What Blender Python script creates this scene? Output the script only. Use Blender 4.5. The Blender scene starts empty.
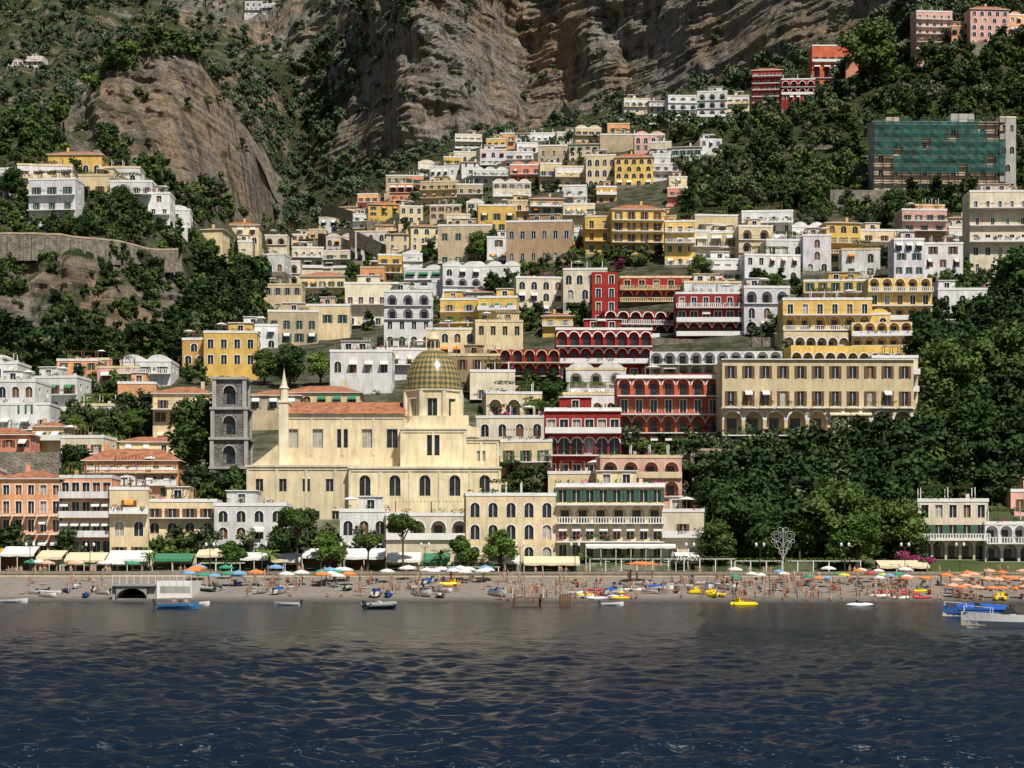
import bpy, math, random
import numpy as np
from mathutils import Vector, Matrix, noise
from mathutils.bvhtree import BVHTree
random.seed(7); np.random.seed(7)
R=random.random
def ru(a,b): return a+(b-a)*random.random()
F=2000.0; HZ=580.0; HC=3.2
sc=bpy.context.scene
COL=sc.collection
# ------------------------------------------------------------------ materials
MATS={}
def nodes(m):
    m.use_nodes=True
    return m.node_tree.nodes, m.node_tree.links
def mat(name,col,rough=0.85,amt=0.18,scale=0.6,streak=0.0,bump=0.0,spec=0.3,objvar=0.0,metal=0.0):
    if name in MATS: return MATS[name]
    m=bpy.data.materials.new(name); N,L=nodes(m); b=N['Principled BSDF']
    b.inputs['Roughness'].default_value=rough; b.inputs['Specular IOR Level'].default_value=spec
    b.inputs['Metallic'].default_value=metal
    geo=N.new('ShaderNodeNewGeometry')
    n=N.new('ShaderNodeTexNoise'); n.inputs['Scale'].default_value=scale; n.inputs['Detail'].default_value=6
    L.new(geo.outputs['Position'],n.inputs['Vector'])
    mr=N.new('ShaderNodeMapRange'); mr.inputs['From Min'].default_value=0.3; mr.inputs['From Max'].default_value=0.7
    mr.inputs['To Min'].default_value=1-amt; mr.inputs['To Max'].default_value=1+amt*0.5
    L.new(n.outputs['Fac'],mr.inputs['Value'])
    fac=mr.outputs[0]
    def mul(a,bk):
        mm=N.new('ShaderNodeMath'); mm.operation='MULTIPLY'; L.new(a,mm.inputs[0]); L.new(bk,mm.inputs[1]); return mm.outputs[0]
    if streak>0:
        mp=N.new('ShaderNodeMapping'); mp.inputs['Scale'].default_value=(1.6,1.6,0.3)
        L.new(geo.outputs['Position'],mp.inputs['Vector'])
        n2=N.new('ShaderNodeTexNoise'); n2.inputs['Scale'].default_value=1.0; n2.inputs['Detail'].default_value=6
        L.new(mp.outputs[0],n2.inputs['Vector'])
        m2=N.new('ShaderNodeMapRange'); m2.inputs['From Min'].default_value=0.42; m2.inputs['From Max'].default_value=0.75
        m2.inputs['To Min'].default_value=1; m2.inputs['To Max'].default_value=1-streak
        L.new(n2.outputs['Fac'],m2.inputs['Value']); fac=mul(fac,m2.outputs[0])
    if objvar>0:
        oi=N.new('ShaderNodeObjectInfo'); m3=N.new('ShaderNodeMapRange')
        m3.inputs['To Min'].default_value=1-objvar; m3.inputs['To Max'].default_value=1+objvar*.4
        L.new(oi.outputs['Random'],m3.inputs['Value']); fac=mul(fac,m3.outputs[0])
    vm=N.new('ShaderNodeVectorMath'); vm.operation='SCALE'; vm.inputs[0].default_value=col[:3]
    L.new(fac,vm.inputs['Scale']); L.new(vm.outputs[0],b.inputs['Base Color'])
    if bump>0:
        bp=N.new('ShaderNodeBump'); bp.inputs['Strength'].default_value=bump; bp.inputs['Distance'].default_value=0.3
        n3=N.new('ShaderNodeTexNoise'); n3.inputs['Scale'].default_value=scale*6; n3.inputs['Detail'].default_value=5
        L.new(geo.outputs['Position'],n3.inputs['Vector']); L.new(n3.outputs['Fac'],bp.inputs['Height']); L.new(bp.outputs[0],b.inputs['Normal'])
    MATS[name]=m; return m
WALL={'white':(.76,.755,.75),'cream':(.79,.64,.40),'pale':(.77,.69,.52),'beige':(.58,.46,.31),'yellow':(.82,.55,.16),
 'ochre':(.68,.41,.12),'pink':(.74,.31,.21),'peach':(.84,.43,.22),'red':(.36,.035,.03),'salmon':(.60,.15,.085),
 'grey':(.45,.44,.42),'stone':(.28,.25,.20),'rose':(.78,.45,.38),'church':(.84,.70,.46),'brown':(.40,.28,.17),'lilac':(.66,.63,.66)}
def W(c): return mat('stucco_'+c,WALL[c],0.9,0.20,0.35,0.26,0.0,0.2,0.16)
def glass():
    if 'window_glass' in MATS: return MATS['window_glass']
    return mat('window_glass',(.025,.03,.035),0.12,0.6,0.9,0,0,0.5)
def foliage(name,c1,c2,sc_=0.35):
    if name in MATS: return MATS[name]
    m=bpy.data.materials.new(name); N,L=nodes(m); b=N['Principled BSDF']
    b.inputs['Roughness'].default_value=0.7; b.inputs['Specular IOR Level'].default_value=0.2
    oi=N.new('ShaderNodeObjectInfo'); geo=N.new('ShaderNodeNewGeometry')
    n=N.new('ShaderNodeTexNoise'); n.inputs['Scale'].default_value=sc_; n.inputs['Detail'].default_value=4
    L.new(geo.outputs['Position'],n.inputs['Vector'])
    ad=N.new('ShaderNodeMath'); ad.operation='ADD'; L.new(oi.outputs['Random'],ad.inputs[0]); L.new(n.outputs['Fac'],ad.inputs[1])
    mr=N.new('ShaderNodeMapRange'); mr.inputs['From Min'].default_value=0.45; mr.inputs['From Max'].default_value=1.45
    L.new(ad.outputs[0],mr.inputs['Value'])
    mx=N.new('ShaderNodeMix'); mx.data_type='RGBA'; L.new(mr.outputs[0],mx.inputs['Factor'])
    mx.inputs[6].default_value=(*c1,1); mx.inputs[7].default_value=(*c2,1)
    L.new(mx.outputs[2],b.inputs['Base Color'])
    MATS[name]=m; return m
LEAF=foliage('foliage_leaves',(.025,.055,.012),(.10,.15,.035))
LEAFG=foliage('foliage_bright',(.055,.11,.018),(.15,.22,.045))
LEAFO=foliage('foliage_olive',(.06,.08,.04),(.15,.175,.085))
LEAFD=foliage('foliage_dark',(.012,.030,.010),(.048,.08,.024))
LEAFF=foliage('foliage_far_haze',(.040,.075,.040),(.11,.155,.085))  # distance haze painted into the leaf colour: paler, bluer green
LEAFF2=foliage('foliage_far_olive_haze',(.07,.095,.055),(.165,.185,.115))  # olive leaves, also with haze mixed into their colour
BOUG=foliage('bougainvillea_flowers',(.35,.02,.16),(.55,.05,.30),1.5)
BARK=mat('bark',(.10,.07,.045),0.95,0.3,2.0)
IRON=mat('iron_dark',(.05,.05,.05),0.6,0.1,1)
WHT=mat('white_paint',(.78,.77,.75),0.7,0.10,0.5,.1)
WOOD=mat('wood_brown',(.20,.11,.055),0.8,0.3,1.5)
SHG=mat('shutter_green',(.05,.12,.08),0.7,0.2,1.5)
SHB=mat('shutter_brown',(.16,.08,.04),0.7,0.2,1.5)
SHR=mat('shutter_grey',(.30,.31,.30),0.7,0.2,1.5)
CURT=mat('curtain',(.40,.38,.33),0.9,0.3,1.0)
def tile_mat():
    m=mat('terracotta_tiles',(.52,.22,.12),0.9,0.45,0.9,0.25)
    N,L=nodes(m); b=N['Principled BSDF']; tc=N.new('ShaderNodeTexCoord')
    w=N.new('ShaderNodeTexWave'); w.inputs['Scale'].default_value=1.6; L.new(tc.outputs['Object'],w.inputs['Vector'])
    bp=N.new('ShaderNodeBump'); bp.inputs['Strength'].default_value=0.8; bp.inputs['Distance'].default_value=0.1
    L.new(w.outputs['Fac'],bp.inputs['Height']); L.new(bp.outputs[0],b.inputs['Normal']); return m
TILE=tile_mat()
def stone_mat(name,col):
    m=mat(name,col,0.95,0.45,0.8,0.35)
    N,L=nodes(m); b=N['Principled BSDF']; geo=N.new('ShaderNodeNewGeometry')
    v=N.new('ShaderNodeTexVoronoi'); v.inputs['Scale'].default_value=1.7; v.feature='DISTANCE_TO_EDGE'
    L.new(geo.outputs['Position'],v.inputs['Vector'])
    bp=N.new('ShaderNodeBump'); bp.inputs['Strength'].default_value=1; bp.inputs['Distance'].default_value=0.25
    L.new(v.outputs['Distance'],bp.inputs['Height']); L.new(bp.outputs[0],b.inputs['Normal']); return m
STONE=stone_mat('rubble_stone',(.27,.24,.19)); DSTONE=stone_mat('tower_stone',(.21,.20,.185))
ROOFF=mat('roof_screed',(.42,.40,.36),0.9,0.25,0.5)
# ------------------------------------------------------------------ mesh builder
class MB:
    def __init__(s): s.v=[];s.f=[];s.m=[];s.mats=[]
    def mi(s,m):
        if m not in s.mats: s.mats.append(m)
        return s.mats.index(m)
    def face(s,pts,m):
        i=len(s.v); s.v.extend(pts); s.f.append(tuple(range(i,i+len(pts)))); s.m.append(s.mi(m))
    def box(s,x0,x1,y0,y1,z0,z1,m):
        i=len(s.v)
        s.v+= [(x0,y0,z0),(x1,y0,z0),(x1,y1,z0),(x0,y1,z0),(x0,y0,z1),(x1,y0,z1),(x1,y1,z1),(x0,y1,z1)]
        k=s.mi(m)
        for q in ((0,1,5,4),(1,2,6,5),(2,3,7,6),(3,0,4,7),(4,5,6,7),(3,2,1,0)):
            s.f.append(tuple(i+a for a in q)); s.m.append(k)
    def rev(s,prof,cx,cy,m,n=16,a0=0,a1=2*math.pi):
        i=len(s.v);k=s.mi(m)
        for r,z in prof:
            for j in range(n):
                a=a0+(a1-a0)*j/n; s.v.append((cx+r*math.cos(a),cy+r*math.sin(a),z))
        for p in range(len(prof)-1):
            for j in range(n):
                s.f.append((i+p*n+j,i+p*n+(j+1)%n,i+(p+1)*n+(j+1)%n,i+(p+1)*n+j)); s.m.append(k)
    def tube(s,p0,p1,r0,r1,m,n=6):
        p0=Vector(p0);p1=Vector(p1); d=(p1-p0)
        if d.length<1e-6: return
        d.normalize(); a=d.orthogonal().normalized(); b=d.cross(a); i=len(s.v);k=s.mi(m)
        for p,r in((p0,r0),(p1,r1)):
            for j in range(n):
                t=2*math.pi*j/n; s.v.append(tuple(p+a*r*math.cos(t)+b*r*math.sin(t)))
        for j in range(n):
            s.f.append((i+j,i+(j+1)%n,i+n+(j+1)%n,i+n+j)); s.m.append(k)
        s.f.append(tuple(i+j for j in range(n))[::-1]);s.m.append(k); s.f.append(tuple(i+n+j for j in range(n)));s.m.append(k)
    def leaves(s,cx,cy,cz,rx,ry,rz,n,size,m,shell=0.6):
        k=s.mi(m)
        for _ in range(n):
            a=ru(0,6.283);z=ru(-1,1);q=math.sqrt(1-z*z);r=shell+(1-shell)*R()
            px=cx+rx*q*math.cos(a)*r; py=cy+ry*q*math.sin(a)*r; pz=cz+rz*z*r
            u=Vector((ru(-1,1),ru(-1,1),ru(-.6,.6)));u.normalize(); w=u.orthogonal().normalized()
            w=(w*math.cos(5*R()))+u.cross(w)*math.sin(5*R())
            if w.length<1e-3: continue
            w.normalize(); ss=size*ru(.6,1.3); i=len(s.v); P=Vector((px,py,pz))
            s.v+=[tuple(P-u*ss),tuple(P-w*ss*.6),tuple(P+u*ss),tuple(P+w*ss*.6)]; s.f.append((i,i+1,i+2,i+3)); s.m.append(k)
    def mesh(s,name,smooth=False):
        me=bpy.data.meshes.new(name); me.from_pydata(s.v,[],s.f)
        for m in s.mats: me.materials.append(m)
        me.polygons.foreach_set('material_index',s.m)
        if smooth: me.polygons.foreach_set('use_smooth',[True]*len(s.f))
        me.update(); return me
def add(name,me,loc=(0,0,0),rz=0,sc_=1,parent=None):
    o=bpy.data.objects.new(name,me); o.location=loc; o.rotation_euler=(0,0,rz)
    o.scale=(sc_,sc_,sc_) if not hasattr(sc_,'__len__') else sc_
    COL.objects.link(o)
    if parent: o.parent=parent
    return o
# ------------------------------------------------------------------ terrain
U=[-700,-200,0,60,110,150,190,230,262,275,300,340,400,470,530,620,720,820,920,1024,1250,1700]
n_=len(U)
YW=[288,288,288,288,286,284,283,282,281,281,280,280,280,280,280,280,280,279,278,276,274,270]
ROWS=[
 ([640]*n_,[240]*n_),
 ([HZ+F*(HC+0.3)/y for y in YW],YW),
 ([577]*n_,[315]*n_),
 ([574]*n_,[322]*n_),
 ([545]*n_,[336]*n_),
 ([475,475,475,478,480,482,482,482,482,482,482,482,482,480,478,472,462,455,465,480,480,480],[368]*n_),
 ([415,415,412,410,405,400,400,400,400,400,398,396,394,392,390,388,380,372,385,400,400,400],[430]*16+[425,420,412,410,410,410]),
 ([378,378,376,374,372,370,362,352,348,345,340,336,330,325,320,314,305,300,308,325,325,325],[465,465,465,465,468,470,480,500,510,515,520,520,520,515,510,505,500,500,490,480,480,480]),
 ([240,240,240,242,245,250,262,285,290,292,290,285,270,262,258,250,245,238,245,262,262,262],[500,500,500,500,505,515,540,585,620,650,690,680,640,600,590,580,580,580,570,560,560,560]),
 ([195,195,195,190,195,202,216,235,243,246,250,245,220,205,200,195,200,195,195,200,200,200],[545,545,545,545,550,560,590,620,670,800,860,840,780,740,720,700,670,660,650,650,650,650]),
 ([165,165,165,152,156,166,186,207,216,218,222,205,190,168,152,138,142,142,130,110,110,110],[600,600,590,580,585,590,605,650,700,880,1000,980,920,890,850,820,760,750,750,750,750,750]),
 ([140,140,138,118,60,32,40,108,165,205,200,180,155,132,126,108,92,60,45,30,30,30],[680,680,670,650,630,630,640,675,715,920,1180,1130,1060,1060,1150,1080,990,890,820,800,800,800]),
 ([135,135,135,140,130,120,125,140,185,195,150,120,90,62,62,50,35,15,0,-10,-20,-20],[1000]*8+[1050,1100,1260,1200,1075,1080,1185,1105,1010,905,840,840,840,840]),
 ([50,50,50,45,40,35,30,30,30,30,20,0,-10,-20,-20,-30,-40,-60,-70,-80,-90,-90],[1500,1500,1500,1480,1450,1420,1400,1400,1380,1370,1350,1280,1095,1098,1200,1125,1035,930,880,900,900,900]),
 ([-160]*n_,[2000]*8+[1900,1850,1700,1500,1350,1300,1300,1250,1200,1150,1100,1100,1100,1100]),
 ([-120]*n_,[3200]*n_)]
SUB=[4,10,3,5,16,18,18,34,16,14,60,56,54,36,6]
us=np.concatenate([np.arange(-700,-60,16),np.arange(-60,1084,2.2),np.arange(1084,1701,16)])
def interp_smooth(vals,w):
    g=np.arange(-760,1761,2.0); y=np.interp(g,U,vals); k=max(1,int(w/2)); ker=np.hanning(2*k+3)[1:-1]; ker/=ker.sum()
    y2=np.convolve(np.pad(y,(k,k),'edge'),ker,'valid'); return np.interp(us,g,y2)
PY=[];YY=[]
for i,(p,y) in enumerate(ROWS):
    PY.append(interp_smooth(p,14)); YY.append(interp_smooth(y,14))
pys=[];ys=[];rk=[]
for i in range(len(ROWS)-1):
    for j in range(SUB[i]):
        t=j/SUB[i]; pys.append(PY[i]*(1-t)+PY[i+1]*t); ys.append(YY[i]*(1-t)+YY[i+1]*t); rk.append(i+t)
pys.append(PY[-1]);ys.append(YY[-1]);rk.append(len(ROWS)-1)
PYg=np.array(pys);Yg=np.array(ys);RK=np.array(rk); Ug=np.tile(us,(len(rk),1))
Xg=(Ug-512)/F*Yg; Zg=HC+(HZ-PYg)/F*Yg
nr,nc=Xg.shape
def inpoly(px,py,poly):
    px=np.asarray(px,float);py=np.asarray(py,float); c=np.zeros(px.shape,bool); n=len(poly); j=n-1
    for i in range(n):
        xi,yi=poly[i];xj,yj=poly[j]
        cond=((yi>py)!=(yj>py)); t=(xj-xi)*(py-yi)/((yj-yi) if yj!=yi else 1e-9)+xi
        c^=cond&(px<t); j=i
    return c
ROCK=[[(62,122),(80,95),(105,80),(150,58),(200,62),(228,105),(255,142),(282,185),(284,224),(240,209),(200,192),(150,168),(110,146),(66,150)],
 [(325,165),(345,110),(375,70),(400,40),(420,10),(430,-80),(960,-80),(900,8),(850,38),(750,78),(650,98),(600,112),(530,130),(450,142),(400,162)],
 [(-100,252),(180,258),(195,300),(150,352),(60,345),(-100,340)],
 [(120,-60),(330,-60),(360,30),(300,60),(250,40),(180,15)]]
TOWN=[(290,262),(360,205),(420,180),(480,150),(600,135),(680,165),(672,215),(760,212),(905,205),(960,230),(1100,190),(1100,320),(940,322),(915,330),(915,455),(690,480),(690,580),(-100,580),(-100,365),(0,368),(180,372),(180,335),(262,318)]
LEDGE=[(-100,165),(40,150),(130,166),(200,205),(290,238),(285,252),(190,254),(60,236),(-100,235)]
rock=np.zeros((nr,nc))
for p in ROCK[:3]: rock[inpoly(Ug,PYg,p)]=1
rock[inpoly(Ug,PYg,ROCK[3])]=.7
rock[(RK[:,None]>9.6)&(RK[:,None]<10.9)&(Ug>70)&(Ug<272)]=1
rock[(RK[:,None]>11)&(Ug<325)&(rock<.5)]=0.45
rock[(Ug>330)&(RK[:,None]>12.2)]=1
town=(inpoly(Ug,PYg,TOWN)|inpoly(Ug,PYg,LEDGE))&(RK[:,None]<10.5)
town=town.astype(float)
def blur(a,n):
    for _ in range(n):
        b=a.copy(); b[1:-1,1:-1]=(a[:-2,1:-1]+a[2:,1:-1]+a[1:-1,:-2]+a[1:-1,2:]+a[1:-1,1:-1])/5; a=b
    return a
rock=blur(rock,4);town=blur(town,2)
amp=np.interp(RK,[0,7.0,7.4,8,8.6,9.6,10.0,10.3,10.9,11,11.4,12,13,14,15],[0,0,1,1,.5,1,4,10,10,9,18,22,28,40,40])[:,None]*np.ones((1,nc))
rr_=(Ug>290)&(RK[:,None]<11); amp[rr_]=np.minimum(amp[rr_],5)
left=(Ug<200)&(RK[:,None]>7)&(RK[:,None]<8); amp[left]=np.interp(RK,[7,7.3,7.8,8],[0,10,10,0.5])[:,None].repeat(nc,1)[left]
amp=blur(amp,2)
D=np.zeros((nr,nc))
def vor(x,y,z):
    d,_=noise.voronoi(Vector((x,y,z))); return d[0]
for i in range(nr):
    if RK[i]<=7.0: continue
    for j in range(nc):
        a=amp[i,j]
        if a<0.2: continue
        x=Xg[i,j];z=Zg[i,j];y=Yg[i,j]; s=1.0 if RK[i]>10.95 else 0.42
        b=noise.fractal(Vector((x/(60*s),y/(400*s),z/(130*s))),1.0,2.1,3)
        wx=6*s*noise.noise(Vector((x/20,3,z/20)))
        c1=vor((x+wx)/(26*s)+z/(140*s),1.0,z/(70*s))
        c2=vor((x-wx)/(9*s),5.0,z/(22*s)+x/(50*s))
        st=noise.fractal(Vector((x/(40*s),y/200,z/(6*s))),1.0,2.0,4)
        fi=noise.fractal(Vector((x/(6*s),y/30,z/(12*s))),.7,2.0,4)
        D[i,j]=a*(1.2*b+1.1*(c1-.5)+.5*(c2-.4)+.26*st)+1.6*s*fi*min(1,a/6)
Yn=Yg+D
verts=np.stack([Xg,Yn,Zg],-1).reshape(-1,3)
idx=np.arange(nr*nc).reshape(nr,nc)
faces=np.stack([idx[:-1,:-1],idx[:-1,1:],idx[1:,1:],idx[1:,:-1]],-1).reshape(-1,4)
me=bpy.data.meshes.new('terrain'); me.from_pydata(verts.tolist(),[],faces.tolist())
for nm,arr in (('rock',rock),('town',town)):
    at=me.attributes.new(nm,'FLOAT','POINT'); at.data.foreach_set('value',arr.reshape(-1).astype(np.float32))
me.polygons.foreach_set('use_smooth',(rock[:-1,:-1].reshape(-1)<.4)); me.update()
terrain=add('hillside_terrain',me)
bvh=BVHTree.FromPolygons(verts.tolist(),faces.tolist())
CAM=Vector((0,0,HC))
def hit(u,py):
    d=Vector(((u-512)/F,1,(HZ-py)/F)); d.normalize()
    return bvh.ray_cast(CAM,d)[0]
def terrain_mat():
    m=bpy.data.materials.new('hillside_ground'); N,L=nodes(m); b=N['Principled BSDF']; b.inputs['Roughness'].default_value=0.95; b.inputs['Specular IOR Level'].default_value=0.1
    geo=N.new('ShaderNodeNewGeometry'); P=geo.outputs['Position']
    def ns(scale,detail=6,vec=None,rough=.55):
        n=N.new('ShaderNodeTexNoise'); n.inputs['Scale'].default_value=scale; n.inputs['Detail'].default_value=detail; n.inputs['Roughness'].default_value=rough
        L.new(vec or P,n.inputs['Vector']); return n.outputs['Fac']
    def mp(s):
        q=N.new('ShaderNodeMapping'); q.inputs['Scale'].default_value=s; L.new(P,q.inputs['Vector']); return q.outputs[0]
    def rg(x,a,b_,c=0,d=1):
        q=N.new('ShaderNodeMapRange'); q.inputs[1].default_value=a;q.inputs[2].default_value=b_;q.inputs[3].default_value=c;q.inputs[4].default_value=d
        L.new(x,q.inputs[0]); return q.outputs[0]
    def mix(f,a,c,mode='MIX'):
        q=N.new('ShaderNodeMix'); q.data_type='RGBA'; q.blend_type=mode
        if isinstance(f,float): q.inputs[0].default_value=f
        else: L.new(f,q.inputs[0])
        for s,k in((a,6),(c,7)):
            if isinstance(s,tuple): q.inputs[k].default_value=(*s,1)
            else: L.new(s,q.inputs[k])
        return q.outputs[2]
    def mth(op,a,c):
        q=N.new('ShaderNodeMath'); q.operation=op
        for s,k in((a,0),(c,1)):
            if isinstance(s,(int,float)): q.inputs[k].default_value=s
            else: L.new(s,q.inputs[k])
        return q.outputs[0]
    def att(n):
        q=N.new('ShaderNodeAttribute'); q.attribute_name=n; return q.outputs['Fac']
    streaks=ns(1,8,mp((.16,.16,.025)),.68)
    strata=ns(1,6,mp((.015,.015,.2)),.62)
    rc=mix(rg(ns(.022,5),.42,.6),(.37,.34,.31),(.44,.31,.20))
    rc=mix(rg(streaks,.46,.61,0,.95),rc,(.12,.108,.098))
    rc=mix(rg(strata,.5,.64,0,.55),rc,(.49,.43,.36))
    rc=mix(rg(ns(.35,8,None,.7),.5,.62,0,.5),rc,(.17,.15,.125))
    rc=mix(rg(ns(.10,8),.57,.63,0,.75),rc,(.07,.085,.04))
    gr=mix(rg(ns(.08,7),.35,.65),(.04,.06,.022),(.11,.115,.055))
    gr=mix(rg(ns(.05,7,None,.65),.56,.64,0,.7),gr,(.30,.27,.22))
    sep=N.new('ShaderNodeSeparateXYZ'); L.new(geo.outputs['Normal'],sep.inputs[0])
    flat=rg(sep.outputs['Z'],.5,.7)
    c=mix(rg(mth('ADD',att('rock'),rg(ns(.05,6),.3,.7,-.3,.3)),.4,.6),gr,rc)
    c=mix(mth('MULTIPLY',mth('MULTIPLY',flat,rg(ns(.12,5),.4,.55)),.6),c,(.07,.09,.035))
    tc_=mix(rg(ns(.25,6),.4,.6),(.20,.18,.135),(.07,.095,.04))
    c=mix(att('town'),c,tc_)
    sz=N.new('ShaderNodeSeparateXYZ'); L.new(P,sz.inputs[0])
    pb=mix(rg(ns(1.2,8),.3,.7),(.18,.165,.145),(.30,.27,.235))
    pb=mix(rg(ns(.15,4),.45,.6,0,.5),pb,(.24,.21,.17))
    wet=rg(sz.outputs['Z'],.15,.9,1,0)
    pb=mix(wet,pb,(.09,.083,.075))
    c=mix(rg(sz.outputs['Z'],3.55,3.75,1,0),c,pb)
    L.new(c,b.inputs['Base Color'])
    bp=N.new('ShaderNodeBump'); bp.inputs['Strength'].default_value=1; bp.inputs['Distance'].default_value=5
    hh=mth('MULTIPLY',mth('ADD',mth('ADD',ns(.2,10,None,.7),strata),streaks),rg(sz.outputs['Z'],4,60,.02,1))
    L.new(hh,bp.inputs['Height']); L.new(bp.outputs[0],b.inputs['Normal'])
    return m
me.materials.append(terrain_mat())
# ------------------------------------------------------------------ facade system
def facade(mb,o,ud,w,floors,wall,trim=None,rnd=random):
    ox,oy,oz=o; ux,uy=ud; ix,iy=-uy,ux
    trim=trim or WHT
    def M(s,t,d): return (ox+ux*s+ix*d,oy+uy*s+iy*d,oz+t)
    def bx(s0,s1,d0,d1,t0,t1,m):
        p=[M(s0,t0,d0),M(s1,t0,d0),M(s1,t0,d1),M(s0,t0,d1),M(s0,t1,d0),M(s1,t1,d0),M(s1,t1,d1),M(s0,t1,d1)]
        for q in ((0,1,5,4),(1,2,6,5),(2,3,7,6),(3,0,4,7),(4,5,6,7),(3,2,1,0)): mb.face([p[a] for a in q],m)
    t=0
    for fl in floors:
        h=fl['h']; n=fl.get('n',0); kind=fl.get('k','rect')
        if n<=0 or kind=='none' or w<1.6:
            mb.face([M(0,t,0),M(w,t,0),M(w,t+h,0),M(0,t+h,0)],wall); t+=h; continue
        bw=w/n
        for b in range(n):
            s0=b*bw;s1=s0+bw;c=(s0+s1)/2
            ww=min(fl.get('ww',1.1),bw*.84)/2; sill=fl.get('sill',.25*h if not fl.get('door') else 0.03)
            wh=min(fl.get('wh',h*.5),h-sill-.15); dp=fl.get('d',.28)
            top=t+sill+wh
            if kind=='arch' and h>ww*1.2:
                aw=min(ww,wh*.6); pts=[(c-ww*math.cos(a),top-aw+aw*math.sin(a)) for a in [math.pi*i/8 for i in range(9)]]
            else: pts=[(c-ww,top),(c+ww,top)]
            mb.face([M(s0,t,0),M(c-ww,t,0),M(c-ww,t+h,0),M(s0,t+h,0)],wall)
            mb.face([M(c+ww,t,0),M(s1,t,0),M(s1,t+h,0),M(c+ww,t+h,0)],wall)
            if sill>0.01: mb.face([M(c-ww,t,0),M(c+ww,t,0),M(c+ww,t+sill,0),M(c-ww,t+sill,0)],wall)
            for a,q in zip(pts[:-1],pts[1:]):
                mb.face([M(a[0],a[1],0),M(q[0],q[1],0),M(q[0],t+h,0),M(a[0],t+h,0)],wall)
            out=[(c-ww,t+sill)]+pts+[(c+ww,t+sill)]
            for a,q in zip(out,out[1:]+out[:1]):
                mb.face([M(a[0],a[1],0),M(q[0],q[1],0),M(q[0],q[1],dp),M(a[0],a[1],dp)],wall)
            if dp>0.8:
                mb.face([M(a,q,dp) for a,q in out],wall)
                dw=ww*.55; mb.face([M(c-dw,t+sill,dp-.03),M(c+dw,t+sill,dp-.03),M(c+dw,t+sill+wh*.75,dp-.03),M(c-dw,t+sill+wh*.75,dp-.03)],glass())
            else:
                gm=glass() if rnd.random()<.75 else (CURT if rnd.random()<.5 else SHB)
                mb.face([M(a,q,dp) for a,q in out],gm)
                if ww>.35: bx(c-.04,c+.04,dp-.06,dp-.01,t+sill,top-.02,trim)
            sh=fl.get('sh')
            if sh and dp<.8 and kind!='arch' and bw>ww*3.4:
                for e in (-1,1):
                    a0=c+e*ww; a1=c+e*ww*1.9; bx(min(a0,a1),max(a0,a1),-.07,-.01,t+sill,top,sh)
            elif fl.get('fr') and dp<.8:
                e=.14
                bx(c-ww-e,c-ww,-.05,-.005,t+sill,top,trim); bx(c+ww,c+ww+e,-.05,-.005,t+sill,top,trim)
                if kind!='arch': bx(c-ww-e,c+ww+e,-.07,-.004,top,top+e,trim)
            if kind=='arch' and fl.get('fr'):
                for a,q in zip(pts[:-1],pts[1:]):
                    k=1.2; f1=(c+(a[0]-c)*k,(a[1]-top+ww)*k+top-ww); f2=(c+(q[0]-c)*k,(q[1]-top+ww)*k+top-ww)
                    mb.face([M(a[0],a[1],-.04),M(q[0],q[1],-.04),M(f2[0],min(f2[1],t+h-.02),-.04),M(f1[0],min(f1[1],t+h-.02),-.04)],trim)
            if fl.get('aw') and rnd.random()<fl.get('awp',1):
                A=fl['aw']; dd=fl.get('awd',1.2)
                mb.face([M(c-ww*1.15,top+.1,-.02),M(c+ww*1.15,top+.1,-.02),M(c+ww*1.15,top-.55,-dd),M(c-ww*1.15,top-.55,-dd)],A)
                mb.face([M(c-ww*1.15,top-.55,-dd),M(c+ww*1.15,top-.55,-dd),M(c+ww*1.15,top-.8,-dd),M(c-ww*1.15,top-.8,-dd)],A)
        bal=fl.get('bal')
        if bal:
            dd=fl.get('bd',1.6); spans=[(0.02,w-.02)] if fl.get('cont',1) else [((b+.5)*bw-min(bw*.42,1.3),(b+.5)*bw+min(bw*.42,1.3)) for b in range(n)]
            for a,q in spans:
                bx(a,q,-dd,.0,t-.14,t+.06,trim)
                if bal=='iron':
                    bx(a,q,-dd,-dd+.05,t+.98,t+1.03,IRON)
                    nb=max(2,int((q-a)/.45))
                    for i in range(nb+1):
                        x=a+(q-a)*i/nb; mb.face([M(x-.015,t+.06,-dd),M(x+.015,t+.06,-dd),M(x+.015,t+1,-dd),M(x-.015,t+1,-dd)],IRON)
                elif bal=='solid':
                    bx(a,q,-dd,-dd+.12,t+.06,t+.95,fl.get('bm',trim))
                elif bal=='bal':
                    bx(a,q,-dd,-dd+.16,t+.88,t+1.0,trim); nb=max(2,int((q-a)/.45))
                    for i in range(nb+1):
                        x=a+(q-a)*i/nb; bx(x-.09,x+.09,-dd+.02,-dd+.14,t+.06,t+.88,trim)
                if fl.get('fl'):
                    for _ in range(int((q-a)*fl['fl'])+1):
                        x=ru(a,q); X,Y,Z=M(x,t+.95,-dd-.05); mb.leaves(X,Y,Z,.5,.35,ru(.25,.6),14,.17,BOUG if R()<.2 else (LEAFG if R()<.5 else LEAF))
        if fl.get('cor'):
            bx(-.2,w+.2,-.4,-.002,t+h-.18,t+h-.0,trim)
        t+=h
    return t
OCC=np.zeros((700,1200),bool)
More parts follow.
